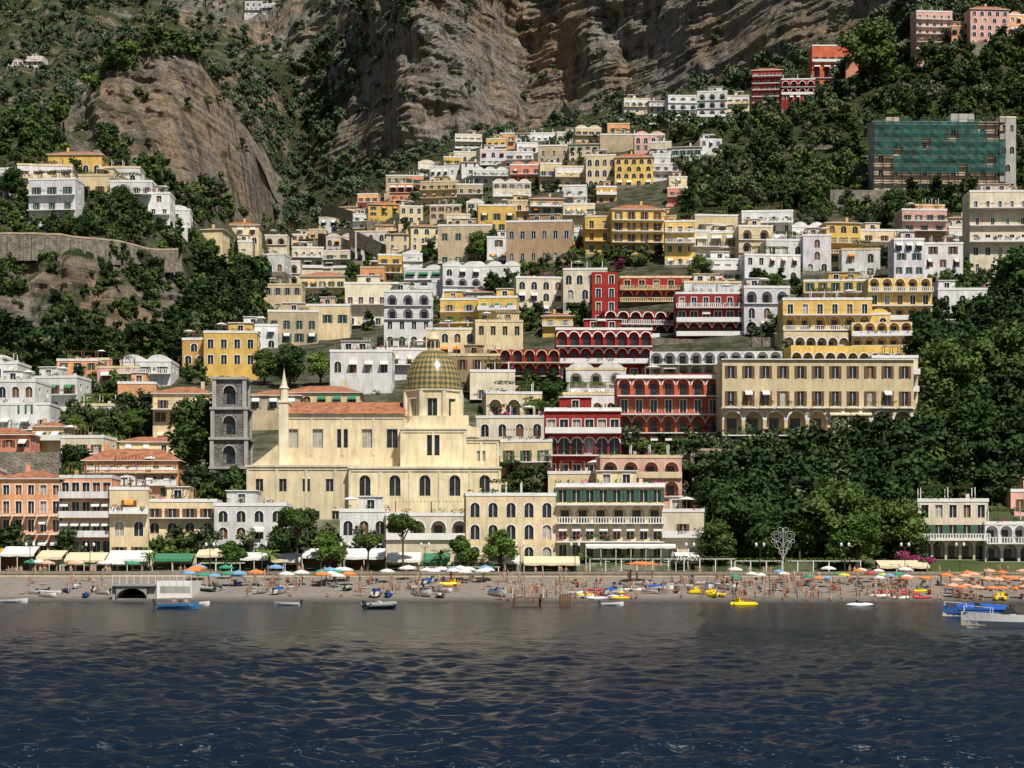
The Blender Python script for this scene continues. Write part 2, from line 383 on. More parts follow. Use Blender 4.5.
def hiproof(mb,x0,x1,y0,y1,z,hgt,m,gable=False):
    o=.5; x0-=o;x1+=o;y0-=o;y1+=o; w=x1-x0;d=y1-y0
    mb.box(x0,x1,y0,y1,z-.12,z,WHT)
    A,B,C,D_=(x0,y0,z+.01),(x1,y0,z+.01),(x1,y1,z+.01),(x0,y1,z+.01)
    if w>=d:
        i=0 if gable else d/2; a=(x0+i,(y0+y1)/2,z+hgt);b=(x1-i,(y0+y1)/2,z+hgt)
        mb.face([A,B,b,a],m);mb.face([C,D_,a,b],m);mb.face([B,C,b],m);mb.face([D_,A,a],m)
    else:
        i=w/2; a=((x0+x1)/2,y0+i,z+hgt);b=((x0+x1)/2,y1-i,z+hgt)
        mb.face([A,B,a],m);mb.face([B,C,b,a],m);mb.face([C,D_,b],m);mb.face([D_,A,a,b],m)
NB=[0]
AW=[mat('awning_white',(.75,.74,.70),.8,.1,1),mat('awning_orange',(.75,.28,.06),.8,.1,1),mat('awning_green',(.06,.22,.12),.8,.1,1),mat('awning_striped',(.72,.62,.42),.8,.1,1),mat('awning_blue',(.12,.25,.45),.8,.1,1)]
def building(x0,x1,yt,yb,c='white',fl=None,n=None,name='house',roof=None,style=None,depth=None,yaw=None,Y=None,trim=None,bm=None,fspec=None,mark=True,k=None):
    u=(x0+x1)/2
    if Y is None:
        p=hit(u,yb)
        if p is None: return
        Y=p.y
    w=(x1-x0)/F*Y; h=(yb-yt)/F*Y; X=(u-512)/F*Y; Z=HC+(HZ-yb)/F*Y
    NB[0]+=1; rnd=random.Random(NB[0]*13+5)
    depth=depth or rnd.uniform(7,11)
    yaw=rnd.uniform(-.14,.14) if yaw is None else yaw
    fl=fl or max(1,int(round(h/3.3))); n=n or max(1,int(round(w/3.0)))
    wall=STONE if c=='stone' else W(c)
    roof=roof or rnd.choice(['flat','flat','flat','tile','vault'])
    if roof=='tile': rh=min(2.6,w*.14,h*.25); wh_=h-rh
    elif roof=='vault': rh=min(1.3,h*.2); wh_=h-rh
    else: rh=.8; wh_=h
    fh=wh_/fl
    mb=MB(); tr=W(trim) if trim else (WHT if rnd.random()<.8 else W('cream'))
    specs=[]
    style=style or rnd.choice(['plain','plain','iron','iron','solid','arch','loggia','bal'])
    if fspec: specs=[dict(s,h=s.get('h',fh)) for s in fspec]
    else:
        shm=rnd.choice([SHG,SHB,SHR,None])
        awm=AW[rnd.choice([0,0,0,1,2,3,3])]
        for i in range(fl):
            s=dict(h=fh,n=n,ww=rnd.choice([.9,1.1,1.3]),wh=min(2.1,fh*.58),sh=shm,fr=1,door=(i>0 and rnd.random()<.5))
            if rnd.random()<.35: s['n']=max(1,n-1)
            st=style if rnd.random()<.65 else rnd.choice(['plain','iron','arch','solid'])
            if st in('iron','solid','bal') : s.update(bal=st,door=1,fl=rnd.choice([0,.4,.8,1.2]),bd=rnd.uniform(1.1,2.4))
            if st=='arch': s.update(k='arch',ww=1.5,sh=None,wh=min(2.4,fh*.68),sill=.1)
            if st=='loggia': s.update(k='arch',ww=2.4,d=1.6,sh=None,wh=fh*.78,sill=.05,n=max(1,int(w/3.4)),bal=rnd.choice(['iron','solid']),bd=.5)
            if i==0 and rnd.random()<.3: s['k']='none'
            if rnd.random()<.28: s.update(aw=awm,awp=.6)
            specs.append(s)
    side=[dict(h=s['h'],n=max(1,int(depth/4)),ww=1.0,wh=min(1.6,s['h']*.45),fr=1) for s in specs]
    H=facade(mb,(-w/2,0,0),(1,0),w,specs,wall,tr,rnd)
    facade(mb,(w/2,0,0),(0,1),depth,side,wall,tr,rnd)
    facade(mb,(-w/2,depth,0),(0,-1),depth,side,wall,tr,rnd)
    mb.face([(w/2,depth,0),(-w/2,depth,0),(-w/2,depth,H),(w/2,depth,H)],wall)
    mb.box(-w/2+.003,w/2-.003,.003,depth-.003,-7,-.002,wall if rnd.random()<.4 else STONE)
    if not fspec and rnd.random()<.4 and w>6:
        td=rnd.uniform(1.8,3.2); mb.box(-w/2-.5,w/2*rnd.uniform(.4,1)+.3,-td,-.003,-7,-.15,STONE if rnd.random()<.6 else wall)
        for _ in range(int(w*.5)): mb.leaves(rnd.uniform(-w/2,w/3),-td+.3,.15,.7,.5,rnd.uniform(.4,.9),26,.2,random.choice([LEAF,LEAFG,LEAFO]))
    if roof=='tile': 
        mb.face([(-w/2,0,H-.05),(w/2,0,H-.05),(w/2,depth,H-.05),(-w/2,depth,H-.05)],ROOFF); hiproof(mb,-w/2,w/2,0,depth,H+.05,max(rh,1.2),TILE)
        cx=rnd.uniform(-w/3,w/3); mb.box(cx-.35,cx+.35,depth*.5-.3,depth*.5+.3,H,H+rh+1.1,wall)
    else:
        mb.face([(-w/2,0,H-.02),(w/2,0,H-.02),(w/2,depth,H-.02),(-w/2,depth,H-.02)],ROOFF)
        if roof!='bare':
            mb.box(-w/2-.1,w/2+.1,-.1,.12,H-.01,H+.55,tr); mb.box(-w/2-.1,-w/2+.12,.12,depth,H-.01,H+.55,tr); mb.box(w/2-.12,w/2+.1,.12,depth,H-.01,H+.55,tr)
        if roof=='vault':
            nv=max(1,int(w/4.5)); vw=w/nv
            for i in range(nv):
                c0=-w/2+vw*(i+.5); r=vw*.46; seg=8
                for a in range(seg):
                    t0=math.pi*a/seg;t1=math.pi*(a+1)/seg
                    p0=(c0-r*math.cos(t0),H+rh*1.3*math.sin(t0));p1=(c0-r*math.cos(t1),H+rh*1.3*math.sin(t1))
                    mb.face([(p0[0],.4,p0[1]),(p1[0],.4,p1[1]),(p1[0],depth-.3,p1[1]),(p0[0],depth-.3,p0[1])],ROOFF if c!='white' else WHT)
                    mb.face([(c0,.4,H),(p0[0],.4,p0[1]),(p1[0],.4,p1[1])],wall)
        elif roof=='flat':
            q=rnd.random()
            if q<.45 and w>6:
                a=rnd.uniform(-w/2+.5,0); b=a+w*rnd.uniform(.3,.5)
                z=H; s=[dict(h=2.6,n=max(1,int((b-a)/3)),ww=1.2,wh=2.0,sill=.1,fr=1)]
                facade(mb,(a,2.6,z),(1,0),b-a,s,wall,tr,rnd); mb.box(a,b,2.93,depth-.5,z,z+2.59,wall); mb.box(a-.2,b+.2,2.3,depth-.3,z+2.6,z+2.75,tr)
            if q>.35 and w>5:
                a=rnd.uniform(-w/2+.5,-w*.1); b=rnd.uniform(.1*w,w/2-.4)
                for x in (a,(a+b)/2,b):
                    for y in(.6,3.2): mb.box(x-.07,x+.07,y-.07,y+.07,H,H+2.4,WOOD if q<.7 else WHT)
                for i in range(int((b-a)/.6)+1): mb.box(a+i*.6-.04,a+i*.6+.04,.3,3.5,H+2.4,H+2.5,WOOD)
                if q>.6:
                    for i in range(int((b-a))): mb.leaves(a+i+.5,1.6,H+2.5,.8,1.5,.4,45,.2,LEAFG if q>.8 else LEAF)
            for _ in range(int(w*.5)): mb.leaves(rnd.uniform(-w/2,w/2),.1,H+.75,.6,.3,.5,22,.18,LEAF if R()<.85 else BOUG)
            cx=rnd.uniform(-w/3,w/3); mb.box(cx-.3,cx+.3,depth*.6,depth*.6+.6,H,H+1.5,wall)
            if rnd.random()<.5:
                ax=rnd.uniform(-w/3,w/3); mb.box(ax-.03,ax+.03,3.9,3.96,H,H+3.2,IRON); mb.box(ax-.6,ax+.6,3.9,3.94,H+2.9,H+2.95,IRON)
            if rnd.random()<.35:
                ux_=rnd.uniform(-w/3,w/3); mb.tube((ux_,1.5,H),(ux_,1.5,H+2.5),.03,.03,WHT,5); mb.rev([(1.5,H+2.1),(.8,H+2.4),(.02,H+2.6)],ux_,1.5,AW[0],8)
    o=add(name,mb.mesh(name),(X,Y,Z),yaw)
    if mark:
        a,b=int(max(0,yt)),int(max(0,yb)); OCC[a:b,max(0,int(x0)+60):max(0,int(x1)+60)]=True
    return o
arch=lambda n,**k:dict(dict(n=n,k='arch',ww=2.6,d=1.5,wh=3.2,sill=.05,fr=1),**k)
rect=lambda n,**k:dict(dict(n=n,ww=1.2,wh=2.1,sill=.4,fr=1),**k)
# cream hotel
building(722,914,362,450,'cream',name='hotel',roof='bare',yaw=.02,depth=13,fspec=[
 dict(h=2.6,n=9,k='arch',ww=2.4,wh=2.2,sill=.05,aw=AW[0],d=.9),arch(9,h=5.2,ww=3.5,wh=4.5,d=1.9,bal='iron',bd=2.0,fl=1.5,cor=1,aw=AW[3],awp=.3),
 rect(11,h=4.5,sh=SHB,door=1,wh=2.7,bal='iron',cont=0,fl=.4,bd=1.2,aw=AW[0],awp=.3),rect(11,h=4.6,sh=SHB,wh=2.3,sill=1.0,cor=1)])
building(872,918,358,425,'pale',name='hotel',roof='flat',yaw=0,Y=388,depth=6)
# red hotel tiers
building(487,560,336,390,'red',name='hotel',style='loggia',roof='bare',fspec=[arch(6,ww=2.3,d=1.2,bal='solid',bd=.8),arch(6,d=1.2,ww=2.3,bal='iron'),arch(6,d=1.0,ww=2.0,bal='iron',fl=.4)])
building(556,652,330,380,'red',name='hotel',roof='flat',fspec=[rect(8,sh=None,bal='iron',ww=1.5,fl=.5),arch(8,d=1.2,ww=2.6,bal='solid',fl=.4),arch(8,ww=2.3,d=1.,bal='iron')])
building(650,782,338,378,'white',name='hotel',roof='bare',fspec=[arch(10,ww=2.8,d=1.6,bal='solid',bd=.7,bm=W('red'),aw=AW[0],awp=.2),arch(10,ww=2.6,d=1.4,bal='iron',fl=.9)])
building(620,722,266,302,'red',name='hotel',roof='flat',depth=9,fspec=[arch(7,ww=2.4,d=1.3,bal='bal',fl=.3),rect(7,sh=None,ww=1.5,bal='bal',fl=.5)])
building(604,680,298,338,'red',name='hotel',roof='bare',fspec=[arch(6,ww=2.6,d=1.6,bal='solid'),arch(6,ww=2.4,d=1.2,bal='bal',fl=.6)])
building(676,748,294,336,'red',name='hotel',roof='flat',fspec=[arch(6,ww=2.6,d=1.4,bal='solid'),rect(6,ww=1.6,bal='solid',aw=AW[0],awp=.4),rect(6,bal='bal',fl=.6)])
building(592,618,272,326,'red',name='hotel',roof='bare',Y=488,fspec=[rect(2)]*4)
building(744,790,288,334,'lilac',name='hotel',style='loggia',roof='flat')
building(684,742,283,300,'white',name='house',style='loggia',roof='flat')
building(640,700,316,334,'white',name='house',style='loggia',roof='bare',Y=484)
# yellow terraces
building(783,872,300,346,'yellow',name='hotel',roof='flat',fspec=[arch(6,ww=2.6,d=1.3,bal='solid',bm=W('cream')),arch(6,ww=2.2,d=1.0,bal='bal',fl=.6),rect(6,bal='iron')])
building(868,932,278,334,'yellow',name='hotel',roof='bare',fspec=[rect(5,bal='iron',sh=SHG),arch(5,ww=2.4,d=1.0,bal='solid'),rect(5,bal='iron'),arch(5,ww=2.2,bal='bal',d=.9)])
building(804,880,270,304,'yellow',name='hotel',roof='flat',fspec=[arch(6,ww=2.4,d=1.0,bal='solid'),rect(6,bal='iron',sh=SHG)])
building(852,912,322,350,'yellow',name='hotel',roof='bare',Y=445,fspec=[arch(5,ww=2.8,d=1.5,bal='solid',bm=W('cream')),arch(5,ww=2.2,d=1.0,bal='solid',fl=.7)])
building(783,850,332,352,'cream',name='hotel',roof='bare',Y=446,fspec=[arch(6,ww=2.4,d=1.2,bal='solid')])
building(790,916,346,368,'yellow',name='hotel',roof='bare',Y=432,fspec=[arch(11,ww=2.2,d=1.2,bal='solid',bm=W('cream'),fl=.5)])
building(846,890,310,336,'yellow',name='villa',roof='vault',style='arch',Y=460)
# salmon block
building(617,720,376,450,'salmon',name='hotel',roof='flat',yaw=0,fspec=[rect(7,h=3.2,aw=AW[0]),arch(7,bal='iron',ww=2.3,d=.9,fl=.8),rect(7,bal='iron',cont=1,door=1,fl=.4,wh=2.4),arch(7,bal='iron',ww=2.2,d=.9,cor=1)])
building(545,621,433,478,'red',name='hotel',roof='flat',fspec=[rect(6,sh=None,bal='iron',ww=1.5),arch(6,ww=2.0,d=.8,bal='iron',fl=.5),rect(6,bal='solid',ww=1.5,cor=1)])
building(563,618,395,436,'white',name='house',style='arch',roof='flat')
building(566,626,364,398,'white',name='house',style='loggia',roof='vault')
# yellow palazzo
building(612,664,180,254,'yellow',name='apartment_building',roof='tile',fspec=[rect(4,sh=SHB),rect(4,sh=SHB,bal='iron'),rect(4,sh=SHB,bal='iron'),rect(4,sh=SHB,bal='iron',cor=1)])
building(585,625,205,254,'yellow',name='apartment_building',roof='flat',fspec=[rect(3),rect(3,bal='iron'),rect(3,bal='iron')])
building(655,677,205,250,'ochre',name='apartment_building',roof='flat',fspec=[rect(2),rect(2,bal='iron'),rect(2,bal='iron')])
G=[
(48,102,148,174,'yellow',1,'tile','arch'),(18,72,166,192,'white',2,'flat','solid'),(28,76,180,226,'white',3,'flat','iron'),(30,68,170,186,'pink',1,'flat','plain'),
(78,122,176,194,'cream',1,'flat','iron'),(94,140,168,184,'white',1,'flat','arch'),(110,152,182,208,'white',2,'flat','iron'),(148,170,194,226,'white',3,'flat','iron'),
(164,190,206,228,'white',2,'vault','plain'),(194,258,220,244,'cream',2,'tile','arch'),(228,286,236,254,'pale',1,'flat','loggia'),(0,22,168,190,'white',1,'vault','plain'),(-30,5,170,200,'white',2,'flat','iron'),
(8,42,57,68,'white',1,'flat','plain'),(245,275,2,12,'white',2,'flat','plain'),
(57,138,361,386,'rose',2,'flat','loggia'),(72,112,360,368,'pink',1,'flat','plain'),(-20,18,364,400,'white',2,'flat','iron'),(-5,36,382,430,'white',3,'flat','iron'),(30,78,378,412,'white',2,'flat','loggia'),
(72,122,406,424,'white',1,'flat','solid'),(118,156,384,410,'peach',1,'flat','iron'),(204,257,333,380,'yellow',3,'flat','plain'),(182,206,340,376,'ochre',3,'flat','arch'),
(153,214,385,442,'cream',3,'tile','plain'),(60,104,438,470,'pale',2,'flat','iron'),(84,178,448,498,'peach',3,'tile','iron'),(88,176,470,500,'rose',2,'flat','iron'),(-40,58,452,478,'stone',1,'bare','plain'),
(0,50,405,430,'white',1,'flat','iron'),(120,190,436,460,'cream',1,'tile','plain'),
(247,300,388,430,'beige',2,'tile','plain'),(284,360,384,418,'cream',2,'tile','arch'),(330,392,352,394,'white',2,'flat','arch'),(376,430,350,380,'white',2,'flat','loggia'),
(237,278,326,348,'white',2,'flat','arch'),(268,318,312,346,'beige',2,'flat','plain'),(305,350,306,340,'cream',2,'flat','plain'),(225,262,346,366,'white',1,'vault','plain'),
(345,398,284,326,'pale',2,'flat','iron'),(384,432,292,346,'white',4,'flat','loggia'),(360,384,268,292,'peach',2,'flat','arch'),(404,482,262,296,'white',2,'vault','loggia'),(432,452,282,300,'white',1,'flat','arch'),
(440,516,298,334,'cream',2,'flat','iron'),(426,522,322,358,'cream',2,'flat','iron'),(455,492,288,306,'grey',1,'tile','plain'),
(368,422,200,224,'cream',2,'tile','plain'),(420,482,182,206,'beige',1,'flat','iron'),(326,386,232,262,'white',2,'flat','arch'),(292,350,248,276,'pale',2,'flat','loggia'),(386,442,222,252,'cream',2,'tile','plain'),
(438,492,226,264,'beige',2,'flat','plain'),(262,300,262,285,'pale',2,'flat','loggia'),(245,285,255,272,'white',1,'flat','loggia'),(300,345,270,300,'cream',2,'tile','iron'),
(478,516,206,234,'yellow',2,'flat','plain'),(506,572,222,266,'brown',2,'flat','plain'),(530,594,194,226,'beige',2,'tile','iron'),(538,598,140,164,'beige',2,'tile','plain'),
(480,532,150,168,'white',1,'flat','arch'),(510,542,162,184,'pink',2,'vault','plain'),(586,652,152,186,'cream',2,'tile','arch'),(624,692,96,122,'white',1,'tile','iron'),(668,748,92,122,'white',2,'flat','loggia'),
(540,562,164,190,'cream',2,'flat','iron'),(600,640,135,152,'beige',1,'flat','plain'),
(516,606,270,312,'pale',2,'flat','arch'),(470,520,262,284,'white',1,'vault','arch'),
(665,772,222,264,'cream',2,'flat','loggia'),(690,745,232,262,'pale',2,'flat','iron'),(742,842,212,256,'white',3,'flat','iron'),(766,830,236,270,'white',2,'flat','loggia'),(826,908,218,266,'cream',3,'tile','loggia'),(700,800,256,282,'white',1,'flat','iron'),
(894,962,240,284,'white',3,'flat','iron'),(970,1030,192,276,'pale',5,'flat','iron'),(984,1040,190,214,'white',1,'flat','loggia'),(938,1034,290,322,'white',2,'flat','arch'),(1030,1080,210,280,'cream',4,'flat','iron'),
(752,814,66,112,'red',2,'tile','loggia'),(812,852,46,78,'salmon',2,'flat','loggia'),(846,876,56,72,'pink',1,'tile','plain'),(916,978,12,56,'pink',3,'flat','arch'),(970,1036,4,44,'peach',2,'tile','arch'),(1030,1080,20,60,'pink',2,'flat','arch'),
(830,905,190,206,'stone',1,'bare','plain'),
(486,542,394,420,'cream',1,'flat','loggia'),(476,546,418,456,'pale',2,'flat','arch'),(500,552,442,482,'cream',2,'flat','iron'),(440,500,356,392,'brown',2,'flat','iron'),(470,515,372,400,'pale',1,'flat','iron'),
(600,682,458,516,'rose',3,'flat','loggia'),(548,606,474,500,'cream',1,'flat','arch'),
(110,148,490,560,'cream',3,'flat','iron'),(146,216,502,550,'cream',3,'flat','iron'),(214,286,506,556,'white',3,'flat','arch'),
(340,388,512,560,'white',2,'flat','arch'),(386,470,516,562,'pale',2,'flat','loggia'),(466,556,496,562,'cream',3,'flat','arch'),
]
SR=random.Random(21)
for g in G:
    x0,x1,yt,yb,c,fl,rf,stl=g; nm='stone_outbuilding' if c=='stone' else ('villa' if x0>740 and yt<100 else 'house')
    p=hit((x0+x1)/2,yb)
    if p is None: continue
    wm=(x1-x0)/F*p.y
    if wm>17 and c not in('stone','brown') and yb<520:
        k_=2 if wm<28 else 3; cuts=[0]+sorted([ (i+SR.uniform(-.2,.2))/k_ for i in range(1,k_)])+[1]
        tall=SR.randrange(k_)
        for i in range(k_):
            a=x0+(x1-x0)*cuts[i];b=x0+(x1-x0)*cuts[i+1]
            dv=0 if i==tall else SR.uniform(.05,.35)*(yb-yt); cc=c
            if SR.random()<.3: cc={'white':'lilac','cream':'yellow','pale':'rose','beige':'cream','pink':'rose','rose':'peach','peach':'rose'}.get(c,c)
            building(a,b+1,yt+dv,yb+SR.uniform(-3,3),cc,fl=None,roof=rf if i==tall else SR.choice(['flat','flat','vault',rf]),style=stl if SR.random()<.6 else None,name=nm)
    else: building(x0,x1,yt,yb,c,fl=fl,roof=rf,style=stl,name=nm)
building(0,62,473,556,'peach',name='apartment_building',roof='tile',yaw=.0,fspec=[rect(5,h=3.6,aw=AW[0]),rect(5,bal='iron',cont=0,aw=AW[0],awp=.4,ww=1.0,wh=2.0,door=1),rect(5,bal='iron',cont=0,ww=1.0,wh=2.0,door=1),rect(5,ww=1.0,wh=1.6,cor=1)])
building(60,112,478,556,'peach',name='apartment_building',roof='flat',yaw=.0,trim='white',fspec=[rect(5,h=3.2),rect(5,bal='solid',aw=AW[0]),rect(5,bal='solid',aw=AW[0],awp=.5),rect(5,bal='solid')])
building(-60,-2,470,556,'rose',name='apartment_building',roof='flat')
building(556,664,486,560,'cream',name='hotel',roof='flat',yaw=0,fspec=[rect(8,h=3),rect(8,bal='iron',aw=AW[0],fl=1.),arch(6,bal='bal',d=1.2,ww=2.6),rect(8,bal='iron',sh=SHG,cor=1)])
building(662,704,512,562,'pale',name='house',roof='flat',style='iron')
building(918,988,500,560,'pale',name='villa',roof='flat',yaw=-.03,fspec=[arch(5,ww=2.6,d=1.4),rect(5,bal='bal',sh=SHG),rect(5,h=3)])
building(985,1070,506,562,'white',name='villa',roof='flat',yaw=0,fspec=[arch(5,ww=3.2,d=2),arch(6,ww=2.6,d=1,bal='bal',fl=.6)])
building(1010,1050,492,510,'rose',name='villa',roof='flat')
# ------------------------------------------------------------------ scaffolded building
def scaffold():
    u=940;p=hit(u,190);Y=p.y;w=132/F*Y;h=68/F*Y;X=(u-512)/F*Y;Z=p.z;mb=MB()
    net=mat('scaffold_net',(.02,.13,.11),.8,.6,.4,.4); N,L=nodes(net)
    tr=N.new('ShaderNodeBsdfTransparent');ms=N.new('ShaderNodeMixShader');ms.inputs[0].default_value=.36
    out=[n for n in N if n.type=='OUTPUT_MATERIAL'][0]; L.new(N['Principled BSDF'].outputs[0],ms.inputs[1]);L.new(tr.outputs[0],ms.inputs[2]);L.new(ms.outputs[0],out.inputs[0])
    facade(mb,(-w/2,1.4,0),(1,0),w,[rect(9,h=h/5,ww=1.6)]*5,W('beige')); mb.box(-w/2,w/2,1.7,10,-6,h-.1,W('grey'))
    mb.box(-w/2-.3,w/2+.3,1.2,10.3,h,h+.5,W('grey')); mb.box(w*.1,w*.28,3,8,h+.5,h+3.5,W('grey')); mb.box(-w*.4,-w*.3,2,6,h+.5,h+2,W('beige'))
    nx=14
    for i in range(nx+1):
        x=-w/2+w*i/nx
        for y in(-.05,1.1): mb.box(x-.06,x+.06,y-.06,y+.06,-6,h+.8+(1 if i%3 else 2),IRON)
    for k in range(1,9):
        z=h*k/8; mb.box(-w/2,w/2,-.03,1.05,z-.08,z,WOOD); mb.box(-w/2,w/2,-.07,-.03,z+.9,z+.98,IRON)
    for i in range(nx):
        for k in range(3,9):
            if (i*7+k*5)%13==0 or (i>11 and k>6) or (i<2 and k<5): continue
            x0=-w/2+w*i/nx;x1=x0+w/nx;z0=h*(k-1)/8;z1=h*k/8+(ru(0,1.2) if k==8 else 0)
            c=((x0+x1)/2,-.12-.5*R(),(z0+z1)/2); P=[(x0,-.12,z0),(x1,-.12,z0),(x1,-.12,z1),(x0,-.12,z1)]
            for a in range(4): mb.face([P[a],P[(a+1)%4],c],net)
    add('scaffolded_building',mb.mesh('scaffolded_building'),(X,Y,Z),.03); OCC[110:195,933:1075]=True
scaffold()
building(1000,1016,118,190,'grey',name='house',fl=4,roof='flat',style='plain')
# ------------------------------------------------------------------ church
def church():
    Y=352.0;k=Y/F; S=lambda px:(px-375)*k; Zp=lambda py:HC+(HZ-py)*k
    root=bpy.data.objects.new('domed_church',None); COL.objects.link(root); root.location=((375-512)*k,Y,0)
    C=W('church');T=W('pale')
    def blk(nm,x0,x1,yt,yb,y0,y1,specs=None,sid=None,cap=True):
        mb=MB();a,b=S(x0),S(x1);z0,z1=Zp(yb),Zp(yt)
        if specs:
            tot=sum(s['h'] for s in specs); specs=[dict(s,h=s['h']*(z1-z0)/tot) for s in specs]
        else: specs=[dict(h=z1-z0,n=0)]
        facade(mb,(a,y0,z0),(1,0),b-a,specs,C,T)
        sd=[dict(h=s['h'],n=(max(1,int((y1-y0)/6)) if s['n'] else 0),ww=1.2,wh=2.2,k=s.get('k','rect')) for s in specs]
        facade(mb,(b,y0,z0),(0,1),y1-y0,sd,C,T);facade(mb,(a,y1,z0),(0,-1),y1-y0,sd,C,T)
        mb.face([(b,y1,z0),(a,y1,z0),(a,y1,z1),(b,y1,z1)],C); mb.face([(a,y0,z1-.02),(b,y0,z1-.02),(b,y1,z1-.02),(a,y1,z1-.02)],ROOFF)
        if cap: mb.box(a-.35,b+.35,y0-.35,y1+.2,z1,z1+.35,T); mb.box(a-.15,b+.15,y0-.15,y1+.1,z1-.5,z1-.003,T)
        npil=max(2,int((b-a)/5))
        for i in range(npil+1):
            x=a+(b-a)*i/npil; mb.box(x-.22,x+.22,y0-.12,y0-.003,z1-min(7,(z1-z0)*.6),z1-.51,T)
        add(nm,mb.mesh(nm),parent=root)
    blk('nave',279,404,415,500,2,14,[dict(h=35,n=0),dict(h=4,n=0),dict(h=31,n=5,ww=1.9,wh=3.3,sill=1.0,fr=1,d=.35)])
    mb=MB();z=Zp(413)
    mb.face([(S(287),1.4,z),(S(405),1.4,z),(S(405),8,z+2.6),(S(287),8,z+2.6)],TILE); mb.face([(S(405),14.4,z),(S(287),14.4,z),(S(287),8,z+2.6),(S(405),8,z+2.6)],TILE)
    mb.face([(S(287),1.4,z),(S(287),8,z+2.6),(S(287),14.4,z)],C);mb.face([(S(405),1.4,z),(S(405),14.4,z),(S(405),8,z+2.6)],C)
    add('nave_roof',mb.mesh('nave_roof'),parent=root)
    mb=MB();T2=W('pale')
    mb.box(S(278),S(287.5),1.2,14.6,Zp(500),Zp(402),T2)
    mb.box(S(277),S(288.5),1.0,14.8,Zp(402),Zp(400),T2)
    mb.rev([(.75,Zp(400)),(.7,Zp(388)),(.9,Zp(387)),(.6,Zp(385)),(.2,Zp(374)),(.02,Zp(367))],S(282.5),2.4,T2,8)
    mb.tube((S(282.5),2.4,Zp(367)),(S(282.5),2.4,Zp(361)),.05,.05,IRON)
    add('gable_pier',mb.mesh('gable_pier'),parent=root)
    blk('aisle',250,366,468,560,-3,3,[dict(h=28,n=0),dict(h=30,n=6,ww=1.2,wh=2.0,sill=1.5,fr=1),dict(h=32,n=5,ww=1.3,wh=2.2,sill=1.5,fr=1)])
    mb=MB()
    a=[(S(250),-2.8,Zp(468)),(S(279),-2.8,Zp(468)),(S(279),-2.8,Zp(446)),(S(262),-2.8,Zp(460))]
    mb.face(a,C); b=[(p[0],2,p[2]) for p in a]; mb.face(b[::-1],C)
    for i in range(4): mb.face([a[i],a[(i+1)%4],b[(i+1)%4],b[i]],T)
    add('shoulder',mb.mesh('shoulder'),parent=root)
    blk('transept',402,465,430,560,-1,16,[dict(h=60,n=0),dict(h=32,n=2,k='arch',ww=1.7,wh=3.4,sill=1.4,fr=1),dict(h=6,n=0),dict(h=32,n=1,ww=2.2,wh=3.6,sill=1.1,fr=1,d=.35)])
    blk('east_arm',464.5,498,440,560,0,15,[dict(h=60,n=0),dict(h=30,n=2,k='arch',ww=1.6,wh=3.2,sill=1.4,fr=1),dict(h=30,n=1,ww=1.4,wh=1.8,sill=1.6,fr=1)])
    blk('sacristy',352,500,470,560,-4.5,2,[dict(h=22,n=0),dict(h=30,n=6,ww=1.2,wh=2.2,sill=1.3,fr=1),dict(h=6,n=0),dict(h=32,n=5,k='arch',ww=1.9,wh=3.6,sill=.9,fr=1,d=.4)])
    mb=MB();z0=Zp(430)+.35
    prof=[]
    for i in range(13):
        t=i/12; prof.append((S(402)+ (S(412)-S(402))*t, z0+ (Zp(418)-Zp(430))*(t**2)))
    prof+= [(S(455)+(S(480)-S(455))*i/12, z0+(Zp(418)-Zp(430))*((1-i/12)**2)) for i in range(13)]
    n=len(prof)
    for i in range(n-1):
        a,b=prof[i],prof[i+1]; mb.face([(a[0],-.6,z0-1.6),(b[0],-.6,z0-1.6),(b[0],-.6,b[1]),(a[0],-.6,a[1])],C)
        mb.face([(a[0],-.6,a[1]),(b[0],-.6,b[1]),(b[0],6,b[1]),(a[0],6,a[1])],T)
    add('volute_gable',mb.mesh('volute_gable'),parent=root)
    cx,cy=S(432),6.5; r=28.5*k; mb=MB(); zb,zt=Zp(432),Zp(390)
    for i in range(8):
        a0=math.pi/8+i*math.pi/4-math.pi/2-math.pi/4; a1=a0+math.pi/4; R_=r*1.06
        p0=(cx+R_*math.cos(a0),cy+R_*math.sin(a0));p1=(cx+R_*math.cos(a1),cy+R_*math.sin(a1))
        w=math.dist(p0,p1);ud=((p1[0]-p0[0])/w,(p1[1]-p0[1])/w)
        facade(mb,(p0[0],p0[1],zb),ud,w,[dict(h=(zt-zb)*.3,n=0),dict(h=(zt-zb)*.7,n=1,ww=1.7,wh=3.1,sill=.8,fr=1,d=.4)],C,T)
        mb.tube((p0[0],p0[1],zb),(p0[0],p0[1],zt),.42,.42,T,8)
    mb.rev([(r*1.05,zt),(r*1.12,zt+.12),(r*1.12,zt+.4),(r*.9,zt+.5)],cx,cy,T,8,math.pi/8,2*math.pi+math.pi/8)
    mb.box(S(452),S(468),3,9,Zp(430),Zp(414),C); mb.box(S(450),S(462),3.4,8.6,Zp(415),Zp(400),C)
    add('drum',mb.mesh('drum'),parent=root)
    dm=bpy.data.materials.new('majolica_tiles');N,L=nodes(dm);b=N['Principled BSDF'];b.inputs['Roughness'].default_value=.3
    tc=N.new('ShaderNodeTexCoord');sp=N.new('ShaderNodeSeparateXYZ');L.new(tc.outputs['Object'],sp.inputs[0])
    def mth(op,a,c=0):
        q=N.new('ShaderNodeMath');q.operation=op
        for s_,kk in((a,0),(c,1)):
            if isinstance(s_,(int,float)): q.inputs[kk].default_value=s_
            else: L.new(s_,q.inputs[kk])
        return q.outputs[0]
    at=mth('ARCTAN2',sp.outputs['Y'],sp.outputs['X']); a1=mth('MULTIPLY',at,16.0); z1=mth('MULTIPLY',sp.outputs['Z'],3.3)
